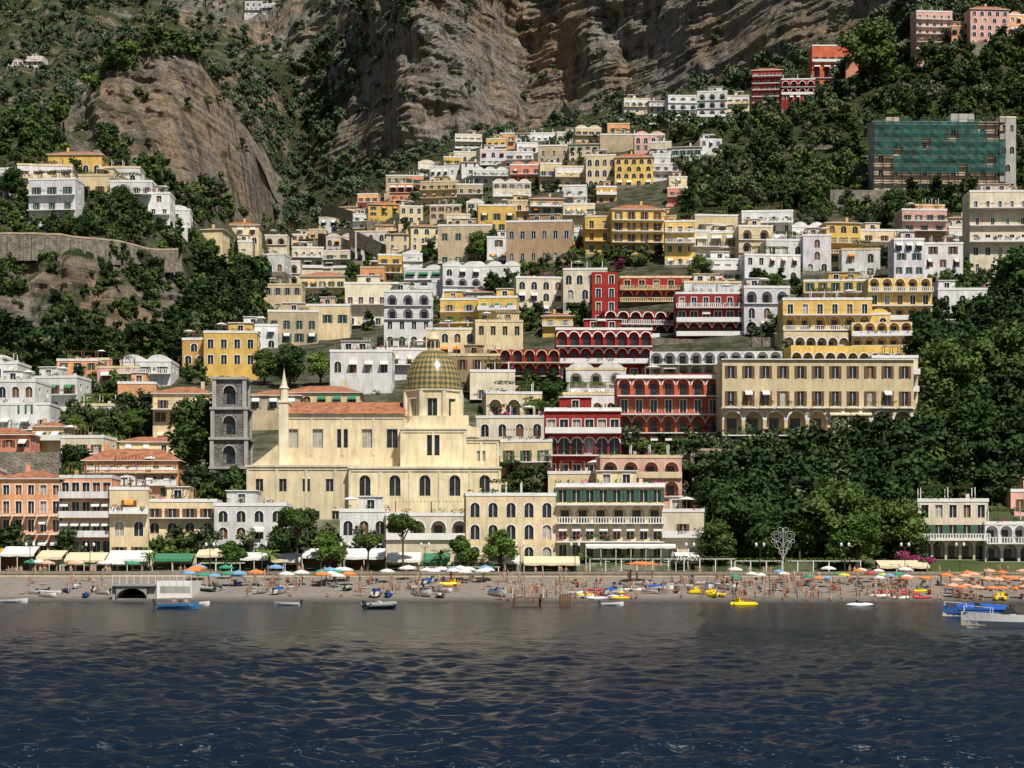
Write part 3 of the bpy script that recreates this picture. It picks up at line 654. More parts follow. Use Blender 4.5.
    pr=mth('MULTIPLY',mth('SINE',mth('ADD',a1,z1)),mth('SINE',mth('SUBTRACT',a1,z1)))
    mr=N.new('ShaderNodeMapRange');mr.inputs[1].default_value=-.1;mr.inputs[2].default_value=.1;L.new(pr,mr.inputs[0])
    mx=N.new('ShaderNodeMix');mx.data_type='RGBA';L.new(mr.outputs[0],mx.inputs[0]);mx.inputs[6].default_value=(.37,.26,.10,1);mx.inputs[7].default_value=(.085,.10,.05,1)
    L.new(mx.outputs[2],b.inputs['Base Color'])
    rib=mat('dome_rib_tiles',(.28,.23,.11),.4,.15,1)
    mb=MB();hh=42*k; prof=[(r*1.01*math.cos(t)**.85 if t<1.55 else .1, hh*math.sin(t)) for t in [i*math.pi/2/18 for i in range(18)]]+[(.9,hh*1.0)]
    mb.rev(prof,0,0,dm,48)
    for i in range(8):
        a=i*math.pi/4+math.pi/8
        for q in range(17):
            p_,p2=prof[q],prof[q+1]; mb.tube((p_[0]*math.cos(a),p_[0]*math.sin(a),p_[1]),(p2[0]*math.cos(a),p2[0]*math.sin(a),p2[1]),.10,.10,rib,4)
    add('dome',mb.mesh('dome',True),(cx,cy,zt+.45),parent=root)
    mb=MB();z=zt+.4+hh
    mb.rev([(1.3,z-.4),(1.3,z),(1.0,z+.1),(1.0,z+1.7),(1.25,z+1.8),(1.25,z+2.0),(.95,z+2.1),(.7,z+2.6),(.25,z+3.1),(.12,z+3.3)],cx,cy,W('cream'),8)
    for i in range(8):
        a=i*math.pi/4; mb.box(cx+.95*math.cos(a)-.2,cx+.95*math.cos(a)+.2,cy+.98*math.sin(a)-.2,cy+.98*math.sin(a)+.2,z+.4,z+1.5,glass())
    mb.tube((cx,cy,z+3.3),(cx,cy,z+4.6),.05,.05,IRON); mb.tube((cx-.4,cy,z+4.2),(cx+.4,cy,z+4.2),.05,.05,IRON)
    add('lantern',mb.mesh('lantern'),parent=root)
    OCC[330:545,310:562]=True
church()
def belltower():
    Y=366.0;k=Y/F;cx=(231.5-512)*k; z=lambda py:HC+(HZ-py)*k; mb=MB(); G_=DSTONE;Q=W('grey')
    w=34*k
    lv=[(530,470,1.0),(470,441,1.0),(441,411,.96),(411,381,.88)]
    for i,(b,t,s) in enumerate(lv):
        ww=w*s;h=z(t)-z(b)
        sp=[dict(h=h,n=1,k='arch',ww=2.2,wh=h*.62,sill=h*.18,d=.9,fr=1)] if i else [dict(h=h,n=0)]
        for o,ud in(((-ww/2,-ww/2),(1,0)),((ww/2,-ww/2),(0,1)),((ww/2,ww/2),(-1,0)),((-ww/2,ww/2),(0,-1))):
            facade(mb,(o[0],o[1],z(b)),ud,ww,sp,G_,Q)
        for sx in(-1,1):
            for sy in(-1,1): mb.box(sx*ww/2-.35,sx*ww/2+.35,sy*ww/2-.35,sy*ww/2+.35,z(b),z(t)-.01,Q)
        mb.box(-ww/2-.55,ww/2+.55,-ww/2-.55,ww/2+.55,z(t),z(t)+.45,Q)
    add('bell_tower',mb.mesh('bell_tower'),(cx,Y,0)); OCC[378:490,270:312]=True
belltower()
# ------------------------------------------------------------------ filler houses
def rectfree(x0,x1,y0,y1):
    s=OCC[max(0,int(y0)):int(y1),max(0,int(x0)+60):max(1,int(x1)+60)]
    return s.mean() if s.size else 1
TN=[(290,262),(345,225),(420,190),(500,165),(600,150),(676,180),(672,222),(760,232),(905,225),(950,240),(1080,240),(1080,318),(912,305),(912,360),(690,400),(560,500),(560,560),(-40,560),(-40,390),(0,375),(50,385),(150,380),(200,350),(262,318)]
GARD=[[(55,412),(150,412),(150,438),(55,445)],[(-60,428),(60,430),(60,452),(-60,452)],[(690,470),(915,455),(915,560),(690,560)],[(180,400),(214,400),(214,450),(185,480)],[(262,350),(330,345),(330,382),(262,384)],[(540,262),(700,262),(600,282)],[(460,235),(510,235),(505,262),(460,262)],[(660,262),(800,262),(800,285),(740,285)],[(905,268),(960,285),(935,300),(905,290)],[(440,385),(490,385),(490,420),(465,420)],[(672,200),(760,210),(760,222),(672,222)]]
CH=['white']*4+['lilac','cream','cream','pale','beige','yellow','rose','peach','pink','ochre','peach','yellow','cream','white']
tries=0;made=0
while tries<3600 and made<185:
    tries+=1; x=ru(-40,1070);y=ru(165,555)
    if not inpoly(x,y,TN) or any(inpoly(x,y,g) for g in GARD): continue
    if noise.noise(Vector((x/28,y/18,7)))<-.25: continue
    p=hit(x,y)
    if p is None: continue
    w=ru(6,15)*F/p.y; h=ru(4,9.5)*F/p.y
    if rectfree(x-w/2,x+w/2,y-h,y)>.27: continue
    building(x-w/2,x+w/2,y-h,y,random.choice(CH)); made+=1
# denser upper quarter, up to the foot of the cliffs
UP=[(285,262),(345,215),(420,178),(500,148),(600,132),(690,150),(676,225),(560,262),(470,265),(400,285),(300,305)]
tries=0;made=0
while tries<2500 and made<60:
    tries+=1; x=ru(285,700);y=ru(140,305)
    if not inpoly(x,y,UP): continue
    p=hit(x,y)
    if p is None: continue
    w=ru(6,13)*F/p.y; h=ru(4,8.5)*F/p.y
    if rectfree(x-w/2,x+w/2,y-h,y)>.42: continue
    building(x-w/2,x+w/2,y-h,y,random.choice(CH)); made+=1
for (a,b,t,v,c) in [(842,880,250,276,'white'),(915,945,206,232,'peach'),(935,965,330,352,'white'),(985,1015,352,372,'pale'),(945,972,214,236,'cream'),(455,482,135,149,'pale'),(700,722,140,156,'white')]:
    building(a,b,t,v,c)
# ------------------------------------------------------------------ trees
def ico(mb,c,r,m,jit=.2):
    t=(1+5**.5)/2; vs=[(-1,t,0),(1,t,0),(-1,-t,0),(1,-t,0),(0,-1,t),(0,1,t),(0,-1,-t),(0,1,-t),(t,0,-1),(t,0,1),(-t,0,-1),(-t,0,1)]
    fs=[(0,11,5),(0,5,1),(0,1,7),(0,7,10),(0,10,11),(1,5,9),(5,11,4),(11,10,2),(10,7,6),(7,1,8),(3,9,4),(3,4,2),(3,2,6),(3,6,8),(3,8,9),(4,9,5),(2,4,11),(6,2,10),(8,6,7),(9,8,1)]
    i=len(mb.v);k=mb.mi(m)
    for v in vs:
        q=Vector(v).normalized()*(1+ru(-jit,jit)); mb.v.append((c[0]+q.x*r[0],c[1]+q.y*r[1],c[2]+q.z*r[2]))
    for f in fs: mb.f.append(tuple(i+a for a in f)); mb.m.append(k)
def tree_mesh(name,kind,leaf,nl=70,lobes=10,ls=.06):
    mb=MB()
    if kind=='broad':
        mb.tube((0,0,-.15),(0.02,0,.25),.035,.026,BARK)
        for i in range(lobes):
            a=i*2.4+ru(0,.6); rr=ru(.05,.32); z=ru(.24,.9); rr*= 1.2-abs(z-.5)*1.3
            c=(rr*math.cos(a),rr*math.sin(a),z); r=ru(.10,.21)
            mb.tube((0.02,0,.22),c,.014,.006,BARK,4)
            ico(mb,c,(r*.75,r*.75,r*.6),leaf,.3); mb.leaves(*c,r*1.2,r*1.2,r,nl,ls,leaf,.6)
    elif kind=='pine':
        mb.tube((0,0,-.1),(0.04,0,.62),.028,.018,BARK,7)
        for i in range(lobes):
            a=i*2.4;rr=ru(.05,.34); c=(rr*math.cos(a)+.04,rr*math.sin(a),.80+ru(-.05,.10)-rr*.15); r=ru(.10,.15)
            mb.tube((0.04,0,ru(.5,.64)),c,.012,.005,BARK,4)
            ico(mb,c,(r*.8,r*.8,r*.4),leaf,.3); mb.leaves(*c,r*1.15,r*1.15,r*.62,nl,ls,leaf,.5)
    elif kind=='cypress':
        mb.tube((0,0,-.1),(0,0,.2),.02,.018,BARK)
        for i in range(lobes):
            z=.12+.85*i/lobes; r=.095*math.sin(min(1,(1-i/lobes)*1.6+.12)*math.pi/2)+.01
            ico(mb,(ru(-.01,.01),ru(-.01,.01),z),(r*.8,r*.8,.07),leaf,.25); mb.leaves(0,0,z,r*1.1,r*1.1,.07,nl,ls*.7,leaf,.7)
    elif kind=='bush':
        for i in range(lobes):
            a=i*2.4;rr=ru(0,.46);c=(rr*math.cos(a),rr*math.sin(a),ru(.08,.42)); r=ru(.13,.27)
            ico(mb,c,(r*.75,r*.75,r*.65),leaf,.3); mb.leaves(*c,r*1.2,r*1.2,r,nl,ls,leaf,.6)
    elif kind=='palm':
        mb.tube((0,0,-.1),(.02,0,.7),.03,.022,BARK,7)
        for i in range(22):
            a=i*2.4; e=ru(-.2,1.1); P=Vector((.02,0,.7)); d=Vector((math.cos(a)*math.cos(e),math.sin(a)*math.cos(e),math.sin(e)))
            sd=Vector((-math.sin(a),math.cos(a),0))
            for s in range(5):
                Q=P+d*.085; w=.05*(1-s/6)
                mb.face([tuple(P-sd*w-Vector((0,0,.02))),tuple(P),tuple(Q),tuple(Q-sd*w*.8-Vector((0,0,.02)))],leaf); mb.face([tuple(P),tuple(P+sd*w-Vector((0,0,.02))),tuple(Q+sd*w*.8-Vector((0,0,.02))),tuple(Q)],leaf)
                P=Q; d=(d+Vector((0,0,-.28))).normalized()
    return mb.mesh(name)
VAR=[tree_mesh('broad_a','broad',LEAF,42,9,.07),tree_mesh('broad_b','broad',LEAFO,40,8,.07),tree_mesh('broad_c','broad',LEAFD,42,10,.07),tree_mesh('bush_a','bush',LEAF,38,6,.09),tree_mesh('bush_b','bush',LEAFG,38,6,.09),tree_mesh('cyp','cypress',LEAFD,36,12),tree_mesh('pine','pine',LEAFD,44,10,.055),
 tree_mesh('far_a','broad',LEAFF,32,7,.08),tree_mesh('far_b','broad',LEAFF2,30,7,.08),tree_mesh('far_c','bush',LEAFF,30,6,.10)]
def scatter(name,items):
    root=bpy.data.objects.new(name,None); COL.objects.link(root)
    for vi,lst in items.items():
        if not lst: continue
        vs=[];fs=[]
        for p,s in lst:
            a=ru(0,6.28); i=len(vs)
            for q in range(4):
                t=a+q*math.pi/2; vs.append((p[0]+s*.7071*math.cos(t),p[1]+s*.7071*math.sin(t),p[2]))
            fs.append((i,i+1,i+2,i+3))
        m=bpy.data.meshes.new(name+'_points'); m.from_pydata(vs,[],fs); m.update()
        o=add('planting',m,parent=root); o.instance_type='FACES'; o.use_instance_faces_scale=True; o.instance_faces_scale=1; o.show_instancer_for_render=False; o.show_instancer_for_viewport=False
        add('tree_crown',VAR[vi],parent=o)
items={i:[] for i in range(len(VAR))}
def put(u,v,s,vi=None,dark=False):
    p=hit(u,v)
    if p is None: return
    if vi is None:
        vi=random.choices([0,1,2,3,4,5,6],[4,3,2,4,1.5,.3,.3])[0]
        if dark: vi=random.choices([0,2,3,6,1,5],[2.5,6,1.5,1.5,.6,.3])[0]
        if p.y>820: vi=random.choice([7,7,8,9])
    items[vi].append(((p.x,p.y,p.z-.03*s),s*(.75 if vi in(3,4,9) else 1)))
for _ in range(44000):
    u=ru(-110,1140);v=ru(-60,578)
    if inpoly(u,v,TOWN) or inpoly(u,v,LEDGE):
        if v>150 and rectfree(u-5,u+5,v-4,v+3)>.5: continue
        if v>562: continue
        if R()>.75: continue
        put(u,v,ru(1.8,6)); continue
    rk_=[i for i,p in enumerate(ROCK) if inpoly(u,v,p)]
    if rk_:
        i=rk_[0]
        nn=noise.fractal(Vector((u/30+v/50,v/16,3.3)),1,2,3)
        th={0:.42,1:.44,2:.10,3:.10}[i]
        if nn<th or R()>.5: continue
        s=ru(2.5,5) if i in(0,) else ru(2,5) if i==2 else ru(2.5,6)
        put(u,v,s,random.choice([0,2,3,3]) if i in(0,2) else None); continue
    if u>690 and v>560: continue
    if v>150 and rectfree(u-5,u+5,v-4,v+3)>.5: continue
    if u<200 and 240<v<262: continue
    if v<250 and R()<.15+.8*max(0,-noise.fractal(Vector((u/40,v/26,1)),1,2,4)): continue
    if R()>.50: continue
    p=hit(u,v)
    if p is None: continue
    s=ru(2.6,9)*(1 if p.y<600 else 1.1 if p.y<900 else 1.3)
    if u<200 and 262<=v<300: s=min(s,3.2)
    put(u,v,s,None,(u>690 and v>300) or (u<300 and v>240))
scatter('hillside_woodland',items)
T_hi={'pine':tree_mesh('pine_hi','pine',LEAF,260,16,.028),'broad':tree_mesh('broad_hi','broad',LEAFG,220,14,.034),'broadd':tree_mesh('broad_hid','broad',LEAF,220,14,.034),'cyp':tree_mesh('cyp_hi','cypress',LEAFD,160,18,.035),'palm':tree_mesh('palm_hi','palm',LEAFG)}
def tree(u,vb,vt,kind,name,dx=1):
    p=hit(u,vb)
    if p is None: return
    h=(vb-vt)/F*p.y; add(name,T_hi[kind],(p.x,p.y,p.z-.1),ru(0,6),(h*dx,h*dx,h))
for a in [(298,574,502,'pine','pine_tree',.75),(403,575,508,'pine','pine_tree',.7),(367,576,530,'pine','pine_tree',.9),(500,573,528,'broad','plane_tree'),(328,574,530,'broad','plane_tree'),(232,570,540,'broad','plane_tree',1.3),
 (728,558,488,'broadd','garden_tree'),(716,566,520,'broadd','garden_tree'),(765,565,505,'broadd','garden_tree'),(836,560,480,'broadd','garden_tree'),(858,572,520,'broad','garden_tree',1.3),(880,556,500,'broadd','garden_tree'),(800,560,512,'broad','garden_tree'),
 (903,560,500,'broadd','garden_tree'),(198,480,400,'broadd','garden_tree'),(206,470,430,'cyp','cypress_tree'),(462,574,534,'broad','plane_tree'),(945,420,340,'broadd','garden_tree'),(1004,400,322,'broadd','garden_tree'),(975,470,400,'broadd','garden_tree'),(930,380,318,'broadd','garden_tree'),
 (1016,320,250,'broadd','garden_tree'),(590,520,480,'cyp','cypress_tree'),(870,90,20,'broadd','garden_tree'),(895,230,190,'broadd','garden_tree'),(264,385,350,'broadd','garden_tree'),(290,388,345,'broadd','garden_tree'),(320,386,350,'broad','garden_tree'),
 (122,214,186,'broadd','garden_tree'),(970,545,505,'cyp','cypress_tree'),(150,572,548,'palm','palm_tree'),(560,545,500,'palm','palm_tree'),(12,202,168,'broadd','garden_tree'),(700,285,255,'broadd','garden_tree'),(478,262,232,'broadd','garden_tree'),(494,258,230,'broadd','garden_tree'),(600,280,255,'broad','garden_tree'),(548,408,380,'broadd','garden_tree'),(532,418,392,'broad','garden_tree'),(100,440,408,'broadd','garden_tree'),(130,440,412,'broadd','garden_tree'),(76,442,414,'broad','garden_tree'),(270,574,545,'palm','palm_tree'),(440,574,545,'palm','palm_tree')]:
    tree(*a)
for (u,v,w) in [(905,268,10),(512,262,10),(596,388,12),(404,326,10),(420,336,8),(906,560,12),(925,566,8),(730,272,8),(860,452,8),(505,415,6),(620,268,6)]:
    p=hit(u,v+3)
    if p is None: continue
    k=p.y/F; mb=MB()
    for _ in range(7): 
        c=(ru(-w,w)*k*.8,ru(-1,.5)-1.2,ru(.2,1.2)*k*8); mb.leaves(*c,w*k*.5,.6,w*k*.4,90,.22,BOUG); mb.leaves(*c,w*k*.5,.6,w*k*.4,60,.2,LEAFG)
    mb.tube((0,-1,-.3),(0,-1,1),.08,.05,BARK)
    add('bougainvillea',mb.mesh('bougainvillea'),p)
# ------------------------------------------------------------------ walls
def wall_line(name,pts,m,thick=1.0,parapet=False,down=3,arches=False):
    mb=MB();P=[]
    for i in range(len(pts)-1):
        (u0,v0,t0),(u1,v1,t1)=pts[i],pts[i+1]; n=max(2,int(abs(u1-u0)/12))
        for j in range(n+(i==len(pts)-2)):
            s=j/n;u=u0+(u1-u0)*s;v=v0+(v1-v0)*s;t=t0+(t1-t0)*s; p=hit(u,v)
            if p: P.append((p.x,p.y,p.z,(v-t)/F*p.y))
    ys=[p[1] for p in P]; ys=[sum(ys[max(0,i-3):i+4])/len(ys[max(0,i-3):i+4])-(1.5 if arches else 0) for i in range(len(ys))]
    pc=W('beige') if parapet==1 else W('stone')
    for q,(a,ya,b,yb) in enumerate(zip(P[:-1],ys[:-1],P[1:],ys[1:])):
        z0a=a[2]-down;z0b=b[2]-down;ta=a[2]+a[3];tb=b[2]+b[3]
        mb.face([(a[0],ya,z0a),(b[0],yb,z0b),(b[0],yb,tb),(a[0],ya,ta)],m)
        mb.face([(a[0],ya,ta),(b[0],yb,tb),(b[0],yb+thick,tb),(a[0],ya+thick,ta)],m)
        mb.face([(b[0],yb+thick,z0b),(a[0],ya+thick,z0a),(a[0],ya+thick,ta),(b[0],yb+thick,tb)],m)
        if arches: mb.box(a[0]-.4,a[0]+.4,ya-.5,ya-.002,z0a,ta-.3,m)
        if parapet:
            mb.face([(a[0],ya-.12,ta-.15),(b[0],yb-.12,tb-.15),(b[0],yb-.12,tb+.3),(a[0],ya-.12,ta+.3)],pc); mb.face([(a[0],ya-.12,ta+.3),(b[0],yb-.12,tb+.3),(b[0],yb+.3,tb+.3),(a[0],ya+.3,ta+.3)],pc)
    add(name,mb.mesh(name))
wall_line('road_retaining_wall',[(-60,250,234),(0,250,235),(60,250,235),(120,254,242),(186,268,257)],STONE,6,1,3,True)
wall_line('garden_retaining_wall',[(678,480,450),(760,482,452),(900,474,450),(918,476,452)],STONE,3,1,3,True)
wall_line('terrace_wall',[(690,512,498),(800,508,494),(900,512,500)],STONE,1,2)
wall_line('promenade_wall',[(-80,577,573),(120,577,573),(300,577,573.5),(560,577,573.5),(740,577,573.5),(1100,577,573.5)],W('beige'),2.0,2)
for v0,hh in ((430,8),(345,7),(255,7),(300,6)):
    for _ in range(5):
        u=ru(280,880); wall_line('terrace_wall',[(u,v0,v0-hh),(u+ru(40,90),v0,v0-hh)],STONE,1)
for (u,v) in ((700,165),(760,150),(840,160),(700,190),(900,90),(960,75),(560,130),(330,225)):
    wall_line('terrace_wall',[(u,v,v-4),(u+ru(50,90),v-2,v-6)],STONE,1)
def at(u,v=None,z=0):
    Y=F*(HC-z)/(v-HZ); return ((u-512)/F*Y,Y,z)
def quay_shelter():
    mb=MB(); Y=291;k=Y/F;w=80*k
    mb.box(-w/2,w/2,0,12,-.6,.5,W('grey'))
    n=14
    for i in range(n):
        a=math.pi*i/n;b=math.pi*(i+1)/n; f=lambda t:(-w*.25+w*.19*-math.cos(t),.5+1.5*math.sin(t))
        p,q=f(a),f(b); mb.face([(p[0],-.5,p[1]),(q[0],-.5,q[1]),(q[0],9,q[1]),(p[0],9,p[1])],W('grey'))
        mb.face([(p[0],-.5,p[1]),(q[0],-.5,q[1]),(q[0],-.5,2.3),(p[0],-.5,2.3)],W('grey'))
    mb.box(-w/2,w*.06,-.8,10,2.31,2.6,W('grey')); mb.box(w*.06,w/2,0,9,.5,3.1,WHT); mb.box(-w/2,-w*.44,0,9,.5,2.3,W('grey')); mb.box(-w*.06,w*.055,0,8.9,.5,2.3,W('grey')); mb.box(-w*.44,-w*.06,8,9,.5,2.2,IRON)
    mb.box(w*.1,w*.48,-.02,-.001,1.3,2.3,W('grey'))
    for i in range(12): 
        x=-w/2+.1+i*(w-.2)/11; mb.box(x-.03,x+.03,-.1,-.04,2.6,3.9,WHT)
    mb.box(-w/2,w/2,-.1,-.04,3.9,3.95,WHT)
    add('boat_shelter',mb.mesh('boat_shelter'),((152-512)*k,Y,.0))
quay_shelter()
def jetty():
    mb=MB(); x0,y0,_=at(528,607)
    for i in range(6):
        for s in(-1,1): mb.tube((s*1.6,i*2.6-2,-2),(s*1.6,i*2.6-2,1.5),.13,.13,WOOD)
    for i in range(34): mb.box(-1.9,1.9,-2.2+i*.42,-1.86+i*.42,1.0,1.08,WOOD)
    mb.box(-1.7,-1.55,-2.2,12,.8,1,WOOD);mb.box(1.55,1.7,-2.2,12,.8,1,WOOD)
    mb.tube((-1.8,-2,1.08),(-1.8,-2,2.2),.05,.05,WHT);mb.tube((1.8,-2,1.08),(1.8,-2,2.2),.05,.05,WHT)
    for i in range(5): mb.tube((4+i*.3,5,-2),(4+i*.3,5,1.5),.13,.13,WOOD)
    add('wooden_jetty',mb.mesh('jetty'),(x0,y0+2,0))
jetty()
# ------------------------------------------------------------------ awnings, pergolas
def canopy(u0,u1,v0,v1,vb,m,name='restaurant_awning',depth=4,Y=None):
    Y=Y or hit((u0+u1)/2,vb).y; k=Y/F; w=(u1-u0)*k; zt=HC+(HZ-v0)*k; zb=HC+(HZ-v1)*k; zg=HC+(HZ-vb)*k; mb=MB()
    n=max(2,int(w/2.4))
    for i in range(n):
        a=-w/2+w*i/n;b=a+w/n; mm=m if R()<.8 else random.choice([AW[0],AW[3]])
        mb.face([(a,depth,zt-zg),(b,depth,zt-zg),(b,0,zb-zg),(a,0,zb-zg)],mm); mb.face([(a,0,zb-zg),(b,0,zb-zg),(b,0,zb-zg-.35),((a+b)/2,0,zb-zg-.45),(a,0,zb-zg-.35)],mm)
        mb.box(a-.05,a+.05,.1,.2,-.3,zb-zg-.02,WHT)
        if R()<.7: mb.box(a+.6,a+1.5,1.2,2.0,.7,.76,WHT); mb.box(a+1.0,a+1.1,1.5,1.6,-.2,.7,IRON)
    mb.box(-w/2,w/2,depth+.02,depth+.3,-.3,zt-zg,W('pale') if R()<.5 else WOOD)
    add(name,mb.mesh(name),((( u0+u1)/2-512)*k,Y,zg))
for a in [(0,34,546,554,574,0),(36,62,550,557,574,3),(64,104,552,560,574,3),(106,148,550,559,574,0),(152,192,553,559,572,2),(196,236,548,555,572,3),(240,268,552,558,573,0),(270,300,553,560,573,3),(302,340,548,556,573,0),(344,384,548,557,573,0),(386,420,552,560,573,0),(422,450,553,560,573,2),(454,484,553,560,573,3),(488,520,554,561,573,0),(524,580,556,563,574,3),(586,676,540,546,566,0),(676,700,552,558,572,0),(-60,0,548,556,574,1),(880,930,560,566,575,3)]:
    canopy(*a[:5],AW[a[5]])
for (u0,u1,v) in [(590,735,560),(735,862,562),(60,110,566),(200,245,564),(420,500,568)]:
    Y=hit((u0+u1)/2,575).y-1;k=Y/F;w=(u1-u0)*k;mb=MB();h=(577-v)*k
    for i in range(int(w/2.5)+1):
        x=-w/2+i*2.5; mb.box(x-.07,x+.07,0,.14,-.5,h,WHT); mb.box(x-.05,x+.05,0,4,h,h+.12,WHT)
    mb.box(-w/2,w/2,0,.1,h+.12,h+.22,WHT)
    for i in range(int(w*1.3)): mb.leaves(-w/2+i/1.3,ru(0,3.5),h+.3,.9,1.2,.45,40,.17,LEAF if i%3 else LEAFG)
    add('vine_pergola',mb.mesh('pergola'),(((u0+u1)/2-512)*k,Y,HC+(HZ-577)*k))
# ------------------------------------------------------------------ umbrellas & loungers
def umb_mesh(m,r=1.25,h=2.2,n=8,name='umb'):
    mb=MB(); mb.tube((0,0,-.2),(0,0,h+.15),.03,.025,WHT,6)
    for i in range(n):
        a=2*math.pi*i/n;b=2*math.pi*(i+1)/n;c=(a+b)/2
        A=(r*math.cos(a),r*math.sin(a),h-.42);B=(r*math.cos(b),r*math.sin(b),h-.42);M_=(r*.93*math.cos(c),r*.93*math.sin(c),h-.38);T=(0,0,h)
        a2=(A[0]*.5,A[1]*.5,h-.14);b2=(B[0]*.5,B[1]*.5,h-.14)
        mb.face([T,a2,b2],m);mb.face([a2,A,M_],m);mb.face([a2,M_,b2],m);mb.face([M_,B,b2],m)
        mb.face([A,(A[0],A[1],h-.6),(M_[0],M_[1],h-.56),M_],m);mb.face([M_,(M_[0],M_[1],h-.56),(B[0],B[1],h-.6),B],m)
        mb.tube((0,0,h-.6),(A[0]*.7,A[1]*.7,h-.25),.012,.01,WHT,4)
    return mb.mesh(name)
OR=mat('umbrella_orange',(.76,.24,.07),.8,.1,1)
UM={'o':umb_mesh(OR),'s':umb_mesh(mat('umbrella_salmon',(.74,.42,.27),.8,.1,1)),'w':umb_mesh(AW[0]),'b':umb_mesh(mat('umbrella_blue',(.20,.38,.60),.8,.1,1)),'g':umb_mesh(mat('umbrella_green',(.05,.30,.18),.8,.1,1)),'r':umb_mesh(mat('umbrella_red',(.60,.06,.08),.8,.1,1)),'y':umb_mesh(mat('umbrella_yellow',(.78,.60,.08),.8,.1,1)),'O':umb_mesh(OR,2.6,3.2)}
def lounger(m):
    mb=MB()
    for x in(-.28,.28):
        mb.tube((x,-.9,.28),(x,.5,.28),.025,.025,WHT,5); mb.tube((x,.5,.28),(x,.98,.72),.025,.025,WHT,5)
        for y in(-.75,.4): mb.tube((x,y,-.05),(x,y,.28),.025,.025,WHT,5)
    mb.face([(-.28,-.9,.31),(.28,-.9,.31),(.28,.5,.31),(-.28,.5,.31)],m);mb.face([(-.28,.5,.31),(.28,.5,.31),(.28,.98,.75),(-.28,.98,.75)],m)
    return mb.mesh('lounger')
LG=[lounger(OR),lounger(AW[0]),lounger(AW[4]),lounger(AW[1])]
def place(name,me,u,v,rz=None,s=1,dz=0):
    p=hit(u,v)
    if p is None: return
    return add(name,me,(p.x,p.y,p.z+dz),ru(0,6) if rz is None else rz,s)
for row in range(5):
    for i in range(12):
        u=938+i*13+row*4+ru(-4,4); v=598-row*4.3+ru(-1,1)
        if R()<.12: continue
        if u<945 and row<2: continue
        place('beach_umbrella',UM['o' if R()<.5 else 's'],u,v,s=ru(.72,.95)); place('sun_lounger',LG[0],u+4,v+1,rz=ru(-.3,.3)+3.1)
for i in range(30): place('beach_umbrella',UM[random.choice('wwwwbbgo')],ru(185,350),ru(579,587),s=ru(.85,1.15))
for i in range(15): place('beach_umbrella',UM[random.choice('wwwb')],ru(375,490),ru(579,584))
for i in range(10): place('beach_umbrella',UM[random.choice('wwsg')],ru(20,135),ru(574,576),s=1.1)
for i in range(22): place('beach_umbrella',UM[random.choice('wwbrygo')],ru(735,930),ru(579,588),s=.8)
for u,v in((735,581),(905,581),(828,580)): place('beach_umbrella',UM['w'],u,v)
place('beach_umbrella',UM['O'],642,582,s=1)
for i in range(70): place('sun_lounger',random.choice(LG),ru(570,930),ru(580,596),rz=ru(-.4,.4)+3.1)
for i in range(40): place('sun_lounger',random.choice(LG),ru(190,480),ru(580,591),rz=ru(-.4,.4)+3.1)
